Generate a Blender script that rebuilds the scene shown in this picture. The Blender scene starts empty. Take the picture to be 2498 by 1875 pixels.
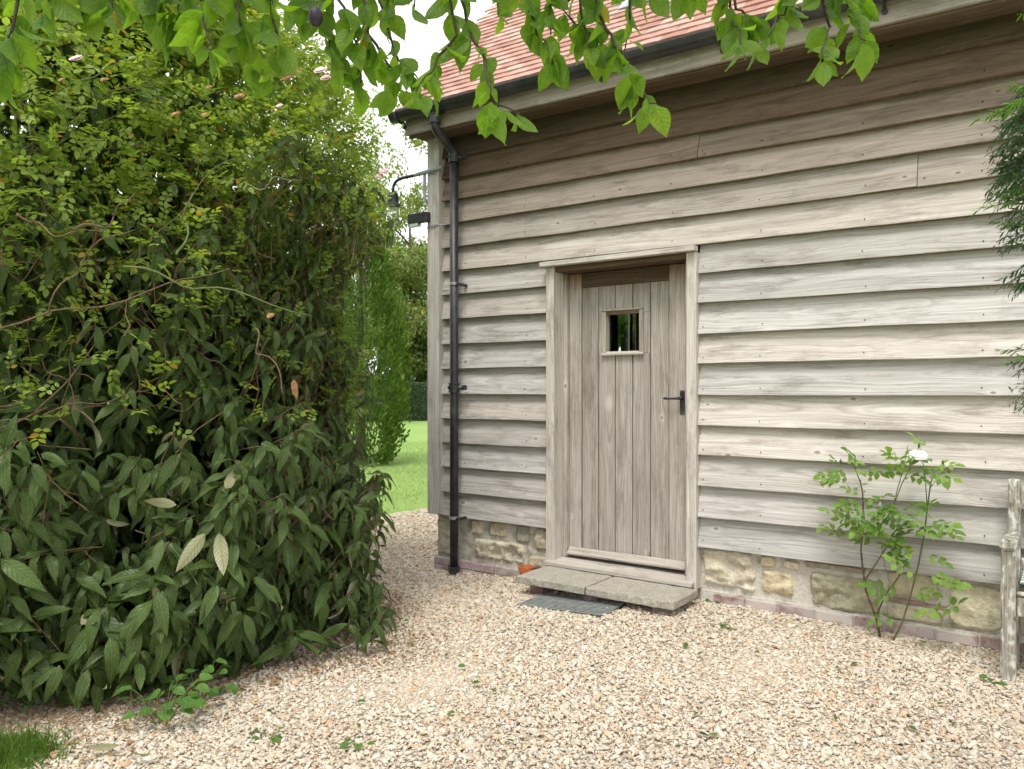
import bpy, math, random
import numpy as np
from mathutils import Vector, Matrix, noise as mnoise

rng = np.random.default_rng(7)
random.seed(7)
sc = bpy.context.scene
col = sc.collection
R = math.radians

# ------------------------------------------------------------------ camera
CAM_H = 1.40
YAW = R(35.86)
FPX = 1909.0                      # focal length in pixels of the 2498 wide photograph
cam_d = bpy.data.cameras.new('camera')
cam = bpy.data.objects.new('camera', cam_d)
col.objects.link(cam)
cam.location = (0, 0, CAM_H)
cam.rotation_euler = (R(90), 0, YAW)
cam_d.sensor_fit = 'HORIZONTAL'
cam_d.sensor_width = 36.0
cam_d.lens = 36.0 * FPX / 2498.0
cam_d.shift_y = 0.0038
cam_d.clip_start = 0.05
cam_d.clip_end = 2000
sc.camera = cam

# ------------------------------------------------------------------ sky, sun, exposure
SUN_EL, SUN_AZ = R(62), R(164)     # azimuth clockwise from +Y: the light comes from behind the camera
world = bpy.data.worlds.new('World')
sc.world = world
world.use_nodes = True
wn, wl = world.node_tree.nodes, world.node_tree.links
wn.clear()
w_out = wn.new('ShaderNodeOutputWorld')
w_bg = wn.new('ShaderNodeBackground')
w_sky = wn.new('ShaderNodeTexSky')
w_sky.sky_type = 'NISHITA'
w_sky.sun_disc = False
w_sky.sun_elevation = SUN_EL
w_sky.sun_rotation = SUN_AZ
w_sky.dust_density = 4.0
w_sky.air_density = 1.0
w_mix = wn.new('ShaderNodeMix')
w_mix.data_type = 'RGBA'
w_mix.inputs[0].default_value = 0.72           # closed white cloud cover over the clear sky
w_mix.inputs[7].default_value = (13.2, 13.3, 13.4, 1)
wl.new(w_sky.outputs[0], w_mix.inputs[6])
wl.new(w_mix.outputs[2], w_bg.inputs[0])
w_bg.inputs[1].default_value = 0.09
wl.new(w_bg.outputs[0], w_out.inputs[0])

sun_d = bpy.data.lights.new('sun', 'SUN')
sun_d.energy = 1.5
sun_d.angle = R(20)
sun_d.color = (1.0, 0.97, 0.93)
sun = bpy.data.objects.new('sun', sun_d)
col.objects.link(sun)
sun.location = (0, -6, 12)
_sd = Vector((math.sin(SUN_AZ) * math.cos(SUN_EL), math.cos(SUN_AZ) * math.cos(SUN_EL), math.sin(SUN_EL)))
sun.rotation_euler = _sd.to_track_quat('Z', 'Y').to_euler()

sc.view_settings.view_transform = 'Standard'
sc.view_settings.look = 'None'
sc.view_settings.exposure = 0.80
sc.view_settings.gamma = 1.0
sc.view_settings.use_curve_mapping = False
sc.cycles.adaptive_threshold = 0.03
sc.cycles.max_bounces = 6
sc.cycles.diffuse_bounces = 3
sc.cycles.glossy_bounces = 2
sc.cycles.transmission_bounces = 4
sc.cycles.transparent_max_bounces = 12

# ------------------------------------------------------------------ measuring helpers
_CR = (math.cos(YAW), math.sin(YAW))
_CF = (-math.sin(YAW), math.cos(YAW))

def ray(px, py):
    r = (px - 1249.0) / FPX
    return Vector((r * _CR[0] + _CF[0], r * _CR[1] + _CF[1], (947.0 - py) / FPX))

def on_plane(px, py, Y):
    d = ray(px, py); t = Y / d.y
    return Vector((d.x * t, Y, CAM_H + d.z * t))

def at_depth(px, py, dep):
    d = ray(px, py)
    return Vector((d.x * dep, d.y * dep, CAM_H + d.z * dep))

def depth_of(p):
    return p[0] * _CF[0] + p[1] * _CF[1]

def project(P):
    P = np.asarray(P, float)
    dep = P[:, 0] * _CF[0] + P[:, 1] * _CF[1]
    r = P[:, 0] * _CR[0] + P[:, 1] * _CR[1]
    d = np.where(dep > 0.05, dep, 0.05)
    return 1249 + FPX * r / d, 947 - FPX * (P[:, 2] - CAM_H) / d, dep

def ground_z(x, y):
    a = min(max((-2.2 - x) / 2.2, 0), 1) * min(max((y - 2.4) / 2.2, 0), 1)
    return -0.10 * a * a * (3 - 2 * a)

def ground_z_np(x, y):
    a = np.clip((-2.2 - x) / 2.2, 0, 1) * np.clip((y - 2.4) / 2.2, 0, 1)
    return -0.10 * a * a * (3 - 2 * a)

# ------------------------------------------------------------------ object helpers
def link(o, parent=None):
    col.objects.link(o)
    if parent is not None:
        o.parent = parent
        o.matrix_parent_inverse = Matrix.Identity(4)
        if parent.get('_base'):
            pass
    return o

def tag(o, label=None, cat=None, group=None, kind=None):
    if label: o['label'] = label
    if cat: o['category'] = cat
    if group: o['group'] = group
    if kind: o['kind'] = kind
    return o

def thing(name, label, cat, loc=(0, 0, 0), group=None):
    o = bpy.data.objects.new(name, None)
    o.location = loc
    o.empty_display_size = 0.1
    col.objects.link(o)
    return tag(o, label, cat, group)

BASES = {}
def base_of(parent):
    """world origin of a parent, so parts can be modelled in world coordinates"""
    v = Vector((0, 0, 0))
    while parent is not None:
        v += parent.location
        parent = parent.parent
    return v

class MB:
    """collects shapes in world coordinates, builds ONE mesh object"""
    def __init__(self):
        self.v, self.f, self.uv = [], [], None
    def add(self, verts, faces):
        n = len(self.v)
        self.v += [tuple(p) for p in verts]
        self.f += [tuple(i + n for i in f) for f in faces]
        return self
    def box(self, x0, x1, y0, y1, z0, z1):
        v = [(x, y, z) for z in (z0, z1) for y in (y0, y1) for x in (x0, x1)]
        return self.add(v, [(0, 2, 3, 1), (4, 5, 7, 6), (0, 1, 5, 4), (2, 6, 7, 3), (0, 4, 6, 2), (1, 3, 7, 5)])
    def hexa(self, pts):
        """8 points: bottom ring 0-3, top ring 4-7"""
        return self.add(pts, [(3, 2, 1, 0), (4, 5, 6, 7), (0, 1, 5, 4), (1, 2, 6, 5), (2, 3, 7, 6), (3, 0, 4, 7)])
    def tube(self, pts, rad, n=8, cap=True):
        pts = [Vector(p) for p in pts]
        if not hasattr(rad, '__len__'): rad = [rad] * len(pts)
        base = len(self.v)
        up = Vector((0.13, 0.27, 0.95)).normalized()
        for i, p in enumerate(pts):
            t = (pts[min(i + 1, len(pts) - 1)] - pts[max(i - 1, 0)])
            t = t.normalized() if t.length > 1e-9 else Vector((0, 0, 1))
            a = t.cross(up)
            if a.length < 0.05: a = t.cross(Vector((1, 0.1, 0)))
            a.normalize(); b = t.cross(a)
            for k in range(n):
                q = 2 * math.pi * k / n
                self.v.append(tuple(p + (a * math.cos(q) + b * math.sin(q)) * rad[i]))
        for i in range(len(pts) - 1):
            for k in range(n):
                k2 = (k + 1) % n
                self.f.append((base + i * n + k, base + i * n + k2, base + (i + 1) * n + k2, base + (i + 1) * n + k))
        if cap:
            self.f.append(tuple(base + k for k in range(n))[::-1])
            self.f.append(tuple(base + (len(pts) - 1) * n + k for k in range(n)))
        return self
    def lathe(self, prof, c=(0, 0, 0), n=24, close=False):
        base = len(self.v)
        for r, z in prof:
            for k in range(n):
                q = 2 * math.pi * k / n
                self.v.append((c[0] + r * math.cos(q), c[1] + r * math.sin(q), c[2] + z))
        for i in range(len(prof) - 1):
            for k in range(n):
                k2 = (k + 1) % n
                self.f.append((base + i * n + k, base + i * n + k2, base + (i + 1) * n + k2, base + (i + 1) * n + k))
        if close:
            self.f.append(tuple(base + k for k in range(n))[::-1])
            self.f.append(tuple(base + (len(prof) - 1) * n + k for k in range(n)))
        return self
    def mesh(self, name, mat, origin=(0, 0, 0), smooth=False, bevel=0):
        me = bpy.data.meshes.new(name)
        o = Vector(origin)
        me.from_pydata([(p[0] - o.x, p[1] - o.y, p[2] - o.z) for p in self.v], [], self.f)
        if mat: me.materials.append(mat)
        if smooth:
            me.polygons.foreach_set('use_smooth', [True] * len(me.polygons))
        me.update()
        return me
    def build(self, name, mat, parent=None, smooth=False, bevel=0.0, segs=1, color=None, centred=False):
        b = base_of(parent)
        c = b
        if centred:
            v = np.array(self.v); c = Vector(((v.min(0) + v.max(0)) / 2).tolist())
        me = self.mesh(name, mat, c, smooth)
        o = bpy.data.objects.new(name, me)
        link(o, parent)
        o.location = c - b if centred else (0, 0, 0)
        if color: o.color = (*color, 1)
        if bevel > 0:
            m = o.modifiers.new('bevel', 'BEVEL'); m.width = bevel; m.segments = segs; m.limit_method = 'ANGLE'
        return o

def place_mesh(name, me, parent, M, color=None):
    o = bpy.data.objects.new(name, me)
    link(o, parent)
    b = base_of(parent)
    o.matrix_basis = Matrix.Translation(-b) @ M
    if color: o.color = (*color, 1)
    return o

def np_mesh(name, V, F, mat, parent=None, uv=None, rnd=None, smooth=True):
    """merged geometry: V (N,3), F (M,k) of constant size"""
    V = np.asarray(V, np.float32).copy(); F = np.asarray(F, np.int32)
    b = base_of(parent)
    V -= np.array(b, np.float32)
    me = bpy.data.meshes.new(name)
    k = F.shape[1]
    me.vertices.add(len(V)); me.vertices.foreach_set('co', V.ravel())
    me.loops.add(F.size); me.loops.foreach_set('vertex_index', F.ravel())
    me.polygons.add(len(F))
    me.polygons.foreach_set('loop_start', np.arange(0, F.size, k, dtype=np.int32))
    me.polygons.foreach_set('loop_total', np.full(len(F), k, np.int32))
    if smooth: me.polygons.foreach_set('use_smooth', np.ones(len(F), bool))
    if mat: me.materials.append(mat)
    if uv is not None:
        u = me.uv_layers.new(name='UVMap')
        u.data.foreach_set('uv', np.asarray(uv, np.float32)[F.ravel()].ravel())
    if rnd is not None:
        a = me.attributes.new('rnd', 'FLOAT', 'POINT')
        a.data.foreach_set('value', np.asarray(rnd, np.float32))
    me.update(); me.validate()
    o = bpy.data.objects.new(name, me)
    return link(o, parent)

# ------------------------------------------------------------------ material helpers
class NT:
    def __init__(self, name):
        self.m = bpy.data.materials.new(name); self.m.use_nodes = True
        self.n = self.m.node_tree.nodes; self.l = self.m.node_tree.links
        self.n.clear()
        self.out = self.n.new('ShaderNodeOutputMaterial')
    def node(self, t, **kw):
        n = self.n.new(t)
        for k, v in kw.items(): setattr(n, k, v)
        return n
    def set(self, s, v):
        if v is None: return
        if isinstance(v, bpy.types.NodeSocket): self.l.new(v, s)
        elif isinstance(v, (tuple, list)) and s.type == 'RGBA' and len(v) == 3: s.default_value = (*v, 1)
        else: s.default_value = v
    def math(self, op, a, b=None, c=None, clamp=False):
        n = self.node('ShaderNodeMath', operation=op, use_clamp=clamp)
        for i, x in enumerate((a, b, c)): self.set(n.inputs[i], x) if x is not None else None
        return n.outputs[0]
    def vmath(self, op, a, b=None):
        n = self.node('ShaderNodeVectorMath', operation=op)
        self.set(n.inputs[0], a)
        if b is not None: self.set(n.inputs[1], b)
        return n.outputs[0]
    def sep(self, v):
        n = self.node('ShaderNodeSeparateXYZ'); self.set(n.inputs[0], v); return n.outputs
    def comb(self, x=0.0, y=0.0, z=0.0):
        n = self.node('ShaderNodeCombineXYZ')
        for i, a in enumerate((x, y, z)): self.set(n.inputs[i], a)
        return n.outputs[0]
    def noise(self, vec, scale=5.0, detail=2.0, rough=0.5, dist=0.0):
        n = self.node('ShaderNodeTexNoise')
        self.set(n.inputs['Vector'], vec)
        n.inputs['Scale'].default_value = scale; n.inputs['Detail'].default_value = detail
        n.inputs['Roughness'].default_value = rough; n.inputs['Distortion'].default_value = dist
        return n.outputs['Fac']
    def ramp(self, fac, stops, interp='LINEAR'):
        n = self.node('ShaderNodeValToRGB'); self.set(n.inputs[0], fac)
        cr = n.color_ramp; cr.interpolation = interp
        while len(cr.elements) < len(stops): cr.elements.new(0.5)
        for e, (p, c) in zip(cr.elements, stops):
            e.position = p; e.color = (*c, 1) if len(c) == 3 else c
        return n.outputs[0]
    def maprange(self, v, a, b, c=0.0, d=1.0, smooth=False):
        n = self.node('ShaderNodeMapRange', clamp=True)
        if smooth: n.interpolation_type = 'SMOOTHSTEP'
        self.set(n.inputs[0], v)
        for i, x in enumerate((a, b, c, d)): self.set(n.inputs[i + 1], x)
        return n.outputs[0]
    def mix(self, fac, a, b, mode='MIX'):
        n = self.node('ShaderNodeMix', data_type='RGBA', blend_type=mode, clamp_factor=True)
        self.set(n.inputs[0], fac); self.set(n.inputs[6], a); self.set(n.inputs[7], b)
        return n.outputs[2]
    def bump(self, h, strength=0.3, dist=0.01):
        n = self.node('ShaderNodeBump'); n.inputs['Strength'].default_value = strength
        n.inputs['Distance'].default_value = dist
        self.set(n.inputs['Height'], h); return n.outputs[0]
    def obj(self): return self.node('ShaderNodeTexCoord').outputs['Object']
    def info(self): return self.node('ShaderNodeObjectInfo')
    def attr(self, name): return self.node('ShaderNodeAttribute', attribute_name=name).outputs
    def principled(self, color, rough=0.8, normal=None, spec=0.3, metal=0.0, **kw):
        n = self.node('ShaderNodeBsdfPrincipled')
        self.set(n.inputs['Base Color'], color); self.set(n.inputs['Roughness'], rough)
        n.inputs['Specular IOR Level'].default_value = spec; n.inputs['Metallic'].default_value = metal
        if normal is not None: self.set(n.inputs['Normal'], normal)
        for k, v in kw.items(): self.set(n.inputs[k], v)
        return n.outputs[0]
    def done(self, sh):
        self.l.new(sh, self.out.inputs[0]); return self.m

def wood(name, axis='X', dark=(0.26, 0.232, 0.202), mid=(0.50, 0.468, 0.428), light=(0.68, 0.65, 0.61), knot_scale=(1.5, 4.6), moss=0.14, knots=0.62, fresh=None, streak=0.0):
    """weathered softwood: growth rings cut lengthways, knots the rings bend round, grey blotches"""
    t = NT(name)
    oi = t.info()
    x, y, z = t.sep(t.obj())
    if axis == 'X': u, v, w = x, z, y
    elif axis == 'Y': u, v, w = y, z, x
    else: u, v, w = z, x, y
    v = t.math('ADD', v, w)
    off = t.math('MULTIPLY', oi.outputs['Random'], 61.0)
    u = t.math('ADD', u, off)
    vor = t.node('ShaderNodeTexVoronoi', voronoi_dimensions='2D')
    p = t.comb(t.math('MULTIPLY', u, knot_scale[0]), t.math('MULTIPLY', t.math('ADD', v, off), knot_scale[1]), 0.0)
    t.set(vor.inputs['Vector'], p); vor.inputs['Scale'].default_value = 1.0; vor.inputs['Randomness'].default_value = 1.0
    dx, dy, _ = t.sep(t.vmath('SUBTRACT', p, vor.outputs['Position']))
    du = t.math('DIVIDE', dx, knot_scale[0]); dv = t.math('DIVIDE', dy, knot_scale[1])
    cr, cg, cb = t.sep(vor.outputs['Color'])
    has = t.math('GREATER_THAN', cr, 1.0 - knots)
    q = t.math('ADD', t.math('POWER', t.math('DIVIDE', t.math('ABSOLUTE', du), 0.10), 2.0),
               t.math('POWER', t.math('DIVIDE', t.math('ABSOLUTE', dv), 0.034), 2.0))
    fall = t.math('MULTIPLY', t.math('EXPONENT', t.math('MULTIPLY', q, -1.0)), has)
    warp = t.math('MULTIPLY', t.math('MULTIPLY', dv, fall), -0.85)
    lowa = t.noise(t.comb(t.math('MULTIPLY', u, 0.75), off, 0.0), 1.0, 2.0)
    lowb = t.noise(t.comb(t.math('MULTIPLY', u, 0.55), off, 7.0), 1.0, 2.0)
    wob = t.noise(t.comb(t.math('MULTIPLY', u, 2.4), t.math('MULTIPLY', v, 11.0), off), 1.0, 2.0)
    vc = t.math('ADD', t.math('ADD', v, warp), t.math('MULTIPLY', t.math('SUBTRACT', lowa, 0.5), 0.16))
    dd = t.math('MULTIPLY', lowb, 0.16)
    rho = t.math('SQRT', t.math('ADD', t.math('MULTIPLY', vc, vc), t.math('MULTIPLY', dd, dd)))
    rho = t.math('ADD', rho, t.math('MULTIPLY', t.math('SUBTRACT', wob, 0.5), 0.016))
    g1 = t.noise(t.comb(t.math('MULTIPLY', u, 0.5), t.math('MULTIPLY', rho, 125.0), off), 1.0, 3.0, 0.65)
    g2 = t.noise(t.comb(t.math('MULTIPLY', u, 4.0), t.math('MULTIPLY', t.math('ADD', v, warp), 260.0), t.math('MULTIPLY', w, 90)), 1.0, 2.0, 0.6)
    ring = t.maprange(t.math('SINE', t.math('ADD', t.math('MULTIPLY', rho, 430.0), t.math('MULTIPLY', wob, 5.0))), 0.45, 1.0)
    blot = t.noise(t.comb(t.math('MULTIPLY', u, 1.3), t.math('MULTIPLY', t.math('ADD', v, warp), 24.0), off), 1.0, 5.0, 0.65)
    g = t.math('ADD', t.math('MULTIPLY', g1, 0.46), t.math('MULTIPLY', g2, 0.32))
    g = t.math('ADD', g, t.math('MULTIPLY', blot, 0.40))
    g = t.math('SUBTRACT', g, t.math('MULTIPLY', ring, 0.045))
    c = t.ramp(g, [(0.36, dark), (0.56, mid), (0.74, light)])
    bl = t.noise(t.comb(t.math('MULTIPLY', u, 2.4), t.math('MULTIPLY', v, 9.0), t.math('ADD', off, 9.0)), 1.0, 7.0, 0.74)
    c = t.mix(t.maprange(bl, 0.50, 0.68, 0.0, 0.66), c, (0.20, 0.172, 0.142))
    c = t.mix(t.maprange(bl, 0.44, 0.28, 0.0, moss), c, (0.40, 0.37, 0.25))
    rs = t.noise(t.comb(t.math('MULTIPLY', u, 0.8), t.math('MULTIPLY', v, 13.0), t.math('ADD', off, 23.0)), 1.0, 4.0, 0.6)
    c = t.mix(t.maprange(rs, 0.63, 0.76, 0.0, 0.55), c, (0.33, 0.21, 0.125))       # tannin stains
    if streak > 0:
        st = t.noise(t.comb(t.math('MULTIPLY', u, 1.6), t.math('MULTIPLY', v, 95.0), off), 1.0, 3.0, 0.7)
        c = t.mix(t.math('MULTIPLY', t.maprange(st, 0.56, 0.72, 0.0, streak), t.maprange(blot, 0.35, 0.62)), c, (0.10, 0.085, 0.07))
    kd = t.math('SQRT', t.math('ADD', t.math('POWER', t.math('DIVIDE', t.math('ABSOLUTE', du), 1.5), 2.0), t.math('POWER', t.math('ABSOLUTE', dv), 2.0)))
    kd = t.math('ADD', kd, t.math('MULTIPLY', t.math('SUBTRACT', g1, 0.5), 0.020))
    kd = t.math('DIVIDE', kd, t.math('ADD', 0.55, cg))
    halo = t.math('MULTIPLY', t.maprange(kd, 0.038, 0.006, 0.0, 0.48, True), has)
    c = t.mix(halo, c, (0.68, 0.64, 0.585))
    core = t.math('MULTIPLY', t.maprange(kd, 0.013, 0.005, 0.0, 0.75, True), t.math('MULTIPLY', has, t.math('GREATER_THAN', cb, 0.35)))
    c = t.mix(core, c, (0.17, 0.125, 0.09))
    if fresh:                       # wood that stayed brown where rain does not reach: (z0, z1) of the fade
        fz = t.math('ADD', z, t.math('MULTIPLY', t.math('SUBTRACT', t.noise(t.comb(t.math('MULTIPLY', v, 70.0), off, t.math('MULTIPLY', u, 3.0)), 1.0, 3.0), 0.5), 0.28))
        c = t.mix(t.maprange(fz, fresh[0], fresh[1], 0.0, 0.85, True), c, t.mix(blot, (0.10, 0.055, 0.03), (0.30, 0.165, 0.08)))
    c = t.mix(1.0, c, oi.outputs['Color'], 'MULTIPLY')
    h = t.math('SUBTRACT', t.math('ADD', t.math('MULTIPLY', g1, 0.6), t.math('MULTIPLY', g2, 0.4)), t.math('MULTIPLY', ring, 0.25))
    return t.done(t.principled(c, 0.88, t.bump(h, 0.45, 0.004), 0.15))

def leafmat(name, top, top2, under=None, trans=0.35, rough=0.45, veins=9.0, vein_str=0.35, spots=None, spec=0.4, yellow=0.0, tgain=1.35):
    """leaf with a midrib and side veins on its UV (u across 0..1, v along 0..1)"""
    t = NT(name)
    oi = t.info()
    rnd = t.math('FRACT', t.math('ADD', t.attr('rnd')[2], t.math('MULTIPLY', oi.outputs['Random'], 1.0)))
    uvn = t.node('ShaderNodeTexCoord').outputs['UV']
    u, v, _ = t.sep(uvn)
    a = t.math('ABSOLUTE', t.math('SUBTRACT', u, 0.5))
    sv = t.math('SINE', t.math('MULTIPLY', t.math('SUBTRACT', v, t.math('MULTIPLY', a, 0.55)), veins * 6.283))
    vein = t.maprange(sv, 0.72, 1.0)
    mid = t.maprange(a, 0.045, 0.015)
    vein = t.math('MAXIMUM', t.math('MULTIPLY', vein, 0.7), mid)
    blot = t.noise(t.comb(t.math('MULTIPLY', u, 3.0), t.math('MULTIPLY', v, 6.0), t.math('MULTIPLY', rnd, 40)), 1.0, 3.0)
    c = t.mix(rnd, top, top2)
    c = t.mix(t.maprange(blot, 0.35, 0.7, 0.0, 0.35), c, tuple(min(1, k * 1.5) for k in top2))
    if yellow > 0:
        c = t.mix(t.math('GREATER_THAN', t.math('FRACT', t.math('MULTIPLY', rnd, 17.3)), 1 - yellow), c, (0.45, 0.30, 0.05))
    lightv = tuple(min(1, k * 1.7 + 0.01) for k in top2)
    c = t.mix(t.math('MULTIPLY', vein, vein_str), c, lightv)
    if spots:
        sp = t.noise(t.comb(t.math('MULTIPLY', u, 14.0), t.math('MULTIPLY', v, 30.0), t.math('MULTIPLY', rnd, 91)), 1.0, 2.0)
        c = t.mix(t.maprange(sp, 0.72, 0.76), c, spots)
    if under:
        bf = t.node('ShaderNodeNewGeometry').outputs['Backfacing']
        cu = t.mix(t.math('MULTIPLY', vein, 0.5), under, tuple(min(1, k * 1.25) for k in under))
        cc = t.mix(bf, c, cu)
    else: cc = c
    nrm = t.bump(t.math('SUBTRACT', t.math('MULTIPLY', blot, 0.5), vein), 0.9, 0.005)
    p = t.principled(cc, rough, nrm, spec)
    if trans > 0:
        tr = t.node('ShaderNodeBsdfTranslucent')
        t.set(tr.inputs[0], t.mix(1.0, c, (tgain, tgain * 0.98, tgain * 0.42), 'MULTIPLY'))
        m = t.node('ShaderNodeMixShader'); m.inputs[0].default_value = trans
        t.l.new(p, m.inputs[1]); t.l.new(tr.outputs[0], m.inputs[2])
        return t.done(m.outputs[0])
    return t.done(p)

def noisemat(name, c1, c2, scale=20.0, rough=0.85, bump=0.3, detail=4.0, spec=0.3, metal=0.0, c3=None, dist=0.01, tint=False):
    t = NT(name)
    o = t.obj()
    n = t.noise(o, scale, detail, 0.6)
    n2 = t.noise(o, scale * 0.23, 3.0, 0.5)
    c = t.ramp(n, [(0.32, c1), (0.68, c2)])
    if c3: c = t.mix(t.maprange(n2, 0.50, 0.68), c, c3)
    if tint: c = t.mix(1.0, c, t.info().outputs['Color'], 'MULTIPLY')
    return t.done(t.principled(c, rough, t.bump(n, bump, dist) if bump else None, spec, metal))

M = {}
M['board'] = wood('weathered_board', 'X')
M['upright'] = wood('weathered_upright', 'Z', knot_scale=(1.4, 6.0), streak=0.5)
M['trim'] = wood('weathered_trim', 'X', moss=0.08)
M['plank'] = wood('door_plank_wood', 'Z', dark=(0.19, 0.162, 0.138), mid=(0.41, 0.375, 0.335), light=(0.60, 0.565, 0.52), knot_scale=(1.3, 5.0), moss=0.05, knots=0.35, fresh=(2.05, 2.26), streak=0.75)
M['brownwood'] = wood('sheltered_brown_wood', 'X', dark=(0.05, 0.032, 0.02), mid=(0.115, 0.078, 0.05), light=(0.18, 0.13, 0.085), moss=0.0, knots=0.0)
M['boardedge'] = noisemat('shaded_brown_edge', (0.11, 0.08, 0.055), (0.21, 0.16, 0.115), 30, 0.9, 0.3)
M['orangewood'] = wood('new_pine', 'Z', dark=(0.30, 0.16, 0.07), mid=(0.42, 0.25, 0.12), light=(0.5, 0.33, 0.18), moss=0.0)
M['black'] = noisemat('black_painted_iron', (0.012, 0.012, 0.013), (0.028, 0.028, 0.030), 30, 0.45, 0.15, spec=0.5, c3=(0.05, 0.052, 0.05))
M['blackplastic'] = noisemat('black_gutter_plastic', (0.016, 0.016, 0.017), (0.030, 0.030, 0.031), 25, 0.38, 0.08, spec=0.5, c3=(0.045, 0.045, 0.042))
M['steel'] = noisemat('galvanised_steel', (0.30, 0.31, 0.31), (0.45, 0.46, 0.46), 40, 0.5, 0.1, metal=0.6)
M['lead'] = noisemat('lead_flashing', (0.28, 0.30, 0.33), (0.42, 0.44, 0.47), 12, 0.6, 0.2)
M['mortar'] = noisemat('lime_mortar', (0.47, 0.44, 0.375), (0.62, 0.585, 0.51), 45, 0.95, 0.8, c3=(0.30, 0.28, 0.21))
M['stone'] = noisemat('rubble_stone', (0.42, 0.385, 0.315), (0.68, 0.64, 0.555), 24, 0.95, 1.0, 8.0, c3=(0.52, 0.485, 0.40), dist=0.02, tint=True)
M['slab'] = noisemat('stone_slab', (0.24, 0.22, 0.175), (0.50, 0.47, 0.395), 60, 0.95, 0.8, 8.0, c3=(0.30, 0.285, 0.22), dist=0.006)
M['rubber'] = noisemat('grey_rubber', (0.055, 0.062, 0.058), (0.11, 0.12, 0.11), 60, 0.8, 0.3, c3=(0.19, 0.19, 0.175))
M['wornlit'] = noisemat('worn_lit_rubber', (0.24, 0.255, 0.24), (0.36, 0.37, 0.35), 60, 0.8, 0.2)
M['terracotta'] = noisemat('terracotta', (0.42, 0.115, 0.035), (0.55, 0.17, 0.06), 30, 0.8, 0.15)
M['bark'] = noisemat('bark', (0.05, 0.04, 0.03), (0.12, 0.10, 0.075), 45, 0.95, 1.0)
M['twig'] = noisemat('twig_bark', (0.035, 0.025, 0.018), (0.075, 0.058, 0.04), 60, 0.9, 0.4)
M['canebrown'] = noisemat('brown_cane', (0.085, 0.05, 0.028), (0.19, 0.125, 0.075), 40, 0.8, 0.4)
M['canegreen'] = noisemat('green_cane', (0.075, 0.10, 0.028), (0.15, 0.165, 0.06), 30, 0.6, 0.2)
M['shoot'] = noisemat('felted_shoot', (0.12, 0.08, 0.042), (0.24, 0.16, 0.085), 60, 0.95, 0.3)
M['vib'] = leafmat('leathery_viburnum_leaf', (0.024, 0.045, 0.010), (0.062, 0.101, 0.021), (0.27, 0.27, 0.15), 0.08, 0.40, 9, 0.85, (0.42, 0.38, 0.30), 0.25)
M['roseleaf'] = leafmat('rambler_leaf', (0.10, 0.185, 0.026), (0.30, 0.41, 0.075), None, 0.45, 0.36, 6, 0.25, None, 0.5, 0.03)
M['plumleaf'] = leafmat('plum_leaf', (0.062, 0.145, 0.014), (0.160, 0.275, 0.024), (0.12, 0.21, 0.045), 0.56, 0.5, 7, 0.35, None, 0.3, 0.006, 1.85)
M['wallrose'] = leafmat('wall_rose_leaf', (0.105, 0.215, 0.045), (0.27, 0.43, 0.10), (0.16, 0.28, 0.08), 0.45, 0.45, 6, 0.25, None, 0.4)
M['yewdark'] = leafmat('yew_needle', (0.024, 0.060, 0.022), (0.055, 0.12, 0.032), None, 0.15, 0.4, 1, 0.1, None, 0.5)
M['yewnew'] = leafmat('yew_new_needle', (0.075, 0.19, 0.022), (0.13, 0.27, 0.035), None, 0.3, 0.45, 1, 0.1)
M['thuja'] = leafmat('thuja_spray', (0.060, 0.122, 0.018), (0.145, 0.245, 0.038), None, 0.25, 0.6, 3, 0.1)
M['treeleaf'] = leafmat('garden_tree_leaf', (0.12, 0.19, 0.04), (0.26, 0.33, 0.085), None, 0.35, 0.5, 5, 0.1, None, 0.3, 0.05)
M['treeleaf2'] = leafmat('garden_tree_leaf_dark', (0.08, 0.125, 0.032), (0.17, 0.22, 0.06), None, 0.3, 0.5, 5, 0.1, None, 0.3, 0.04)
M['hedgeleaf'] = leafmat('hedge_leaf', (0.018, 0.042, 0.016), (0.048, 0.09, 0.026), None, 0.15, 0.4, 5, 0.1)
M['weed'] = leafmat('weed_leaf', (0.055, 0.145, 0.028), (0.12, 0.24, 0.045), None, 0.3, 0.5, 6, 0.3)
M['dryleaf'] = leafmat('dry_leaf', (0.20, 0.10, 0.04), (0.40, 0.24, 0.10), None, 0.1, 0.8, 6, 0.3)
M['grass'] = leafmat('lawn_blade', (0.17, 0.28, 0.07), (0.31, 0.43, 0.14), None, 0.35, 0.5, 1, 0.0)
M['tuft'] = leafmat('tuft_blade', (0.075, 0.17, 0.02), (0.16, 0.28, 0.04), None, 0.35, 0.5, 1, 0.0)
M['petal'] = noisemat('white_petal', (0.66, 0.65, 0.60), (0.76, 0.75, 0.71), 30, 0.6, 0.1)
M['pinkpetal'] = noisemat('pink_petal', (0.62, 0.32, 0.34), (0.78, 0.55, 0.55), 30, 0.6, 0.1)
M['deadflower'] = noisemat('spent_flower', (0.22, 0.10, 0.04), (0.42, 0.24, 0.11), 50, 0.9, 0.3)
M['plum'] = noisemat('plum_skin', (0.022, 0.012, 0.025), (0.055, 0.035, 0.06), 14, 0.45, 0.0)
M['dark'] = noisemat('dark_interior', (0.05, 0.045, 0.04), (0.08, 0.072, 0.062), 8, 0.9, 0.0)
M['curtain'] = noisemat('grey_curtain', (0.10, 0.10, 0.10), (0.16, 0.16, 0.155), 12, 0.95, 0.2)

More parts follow.
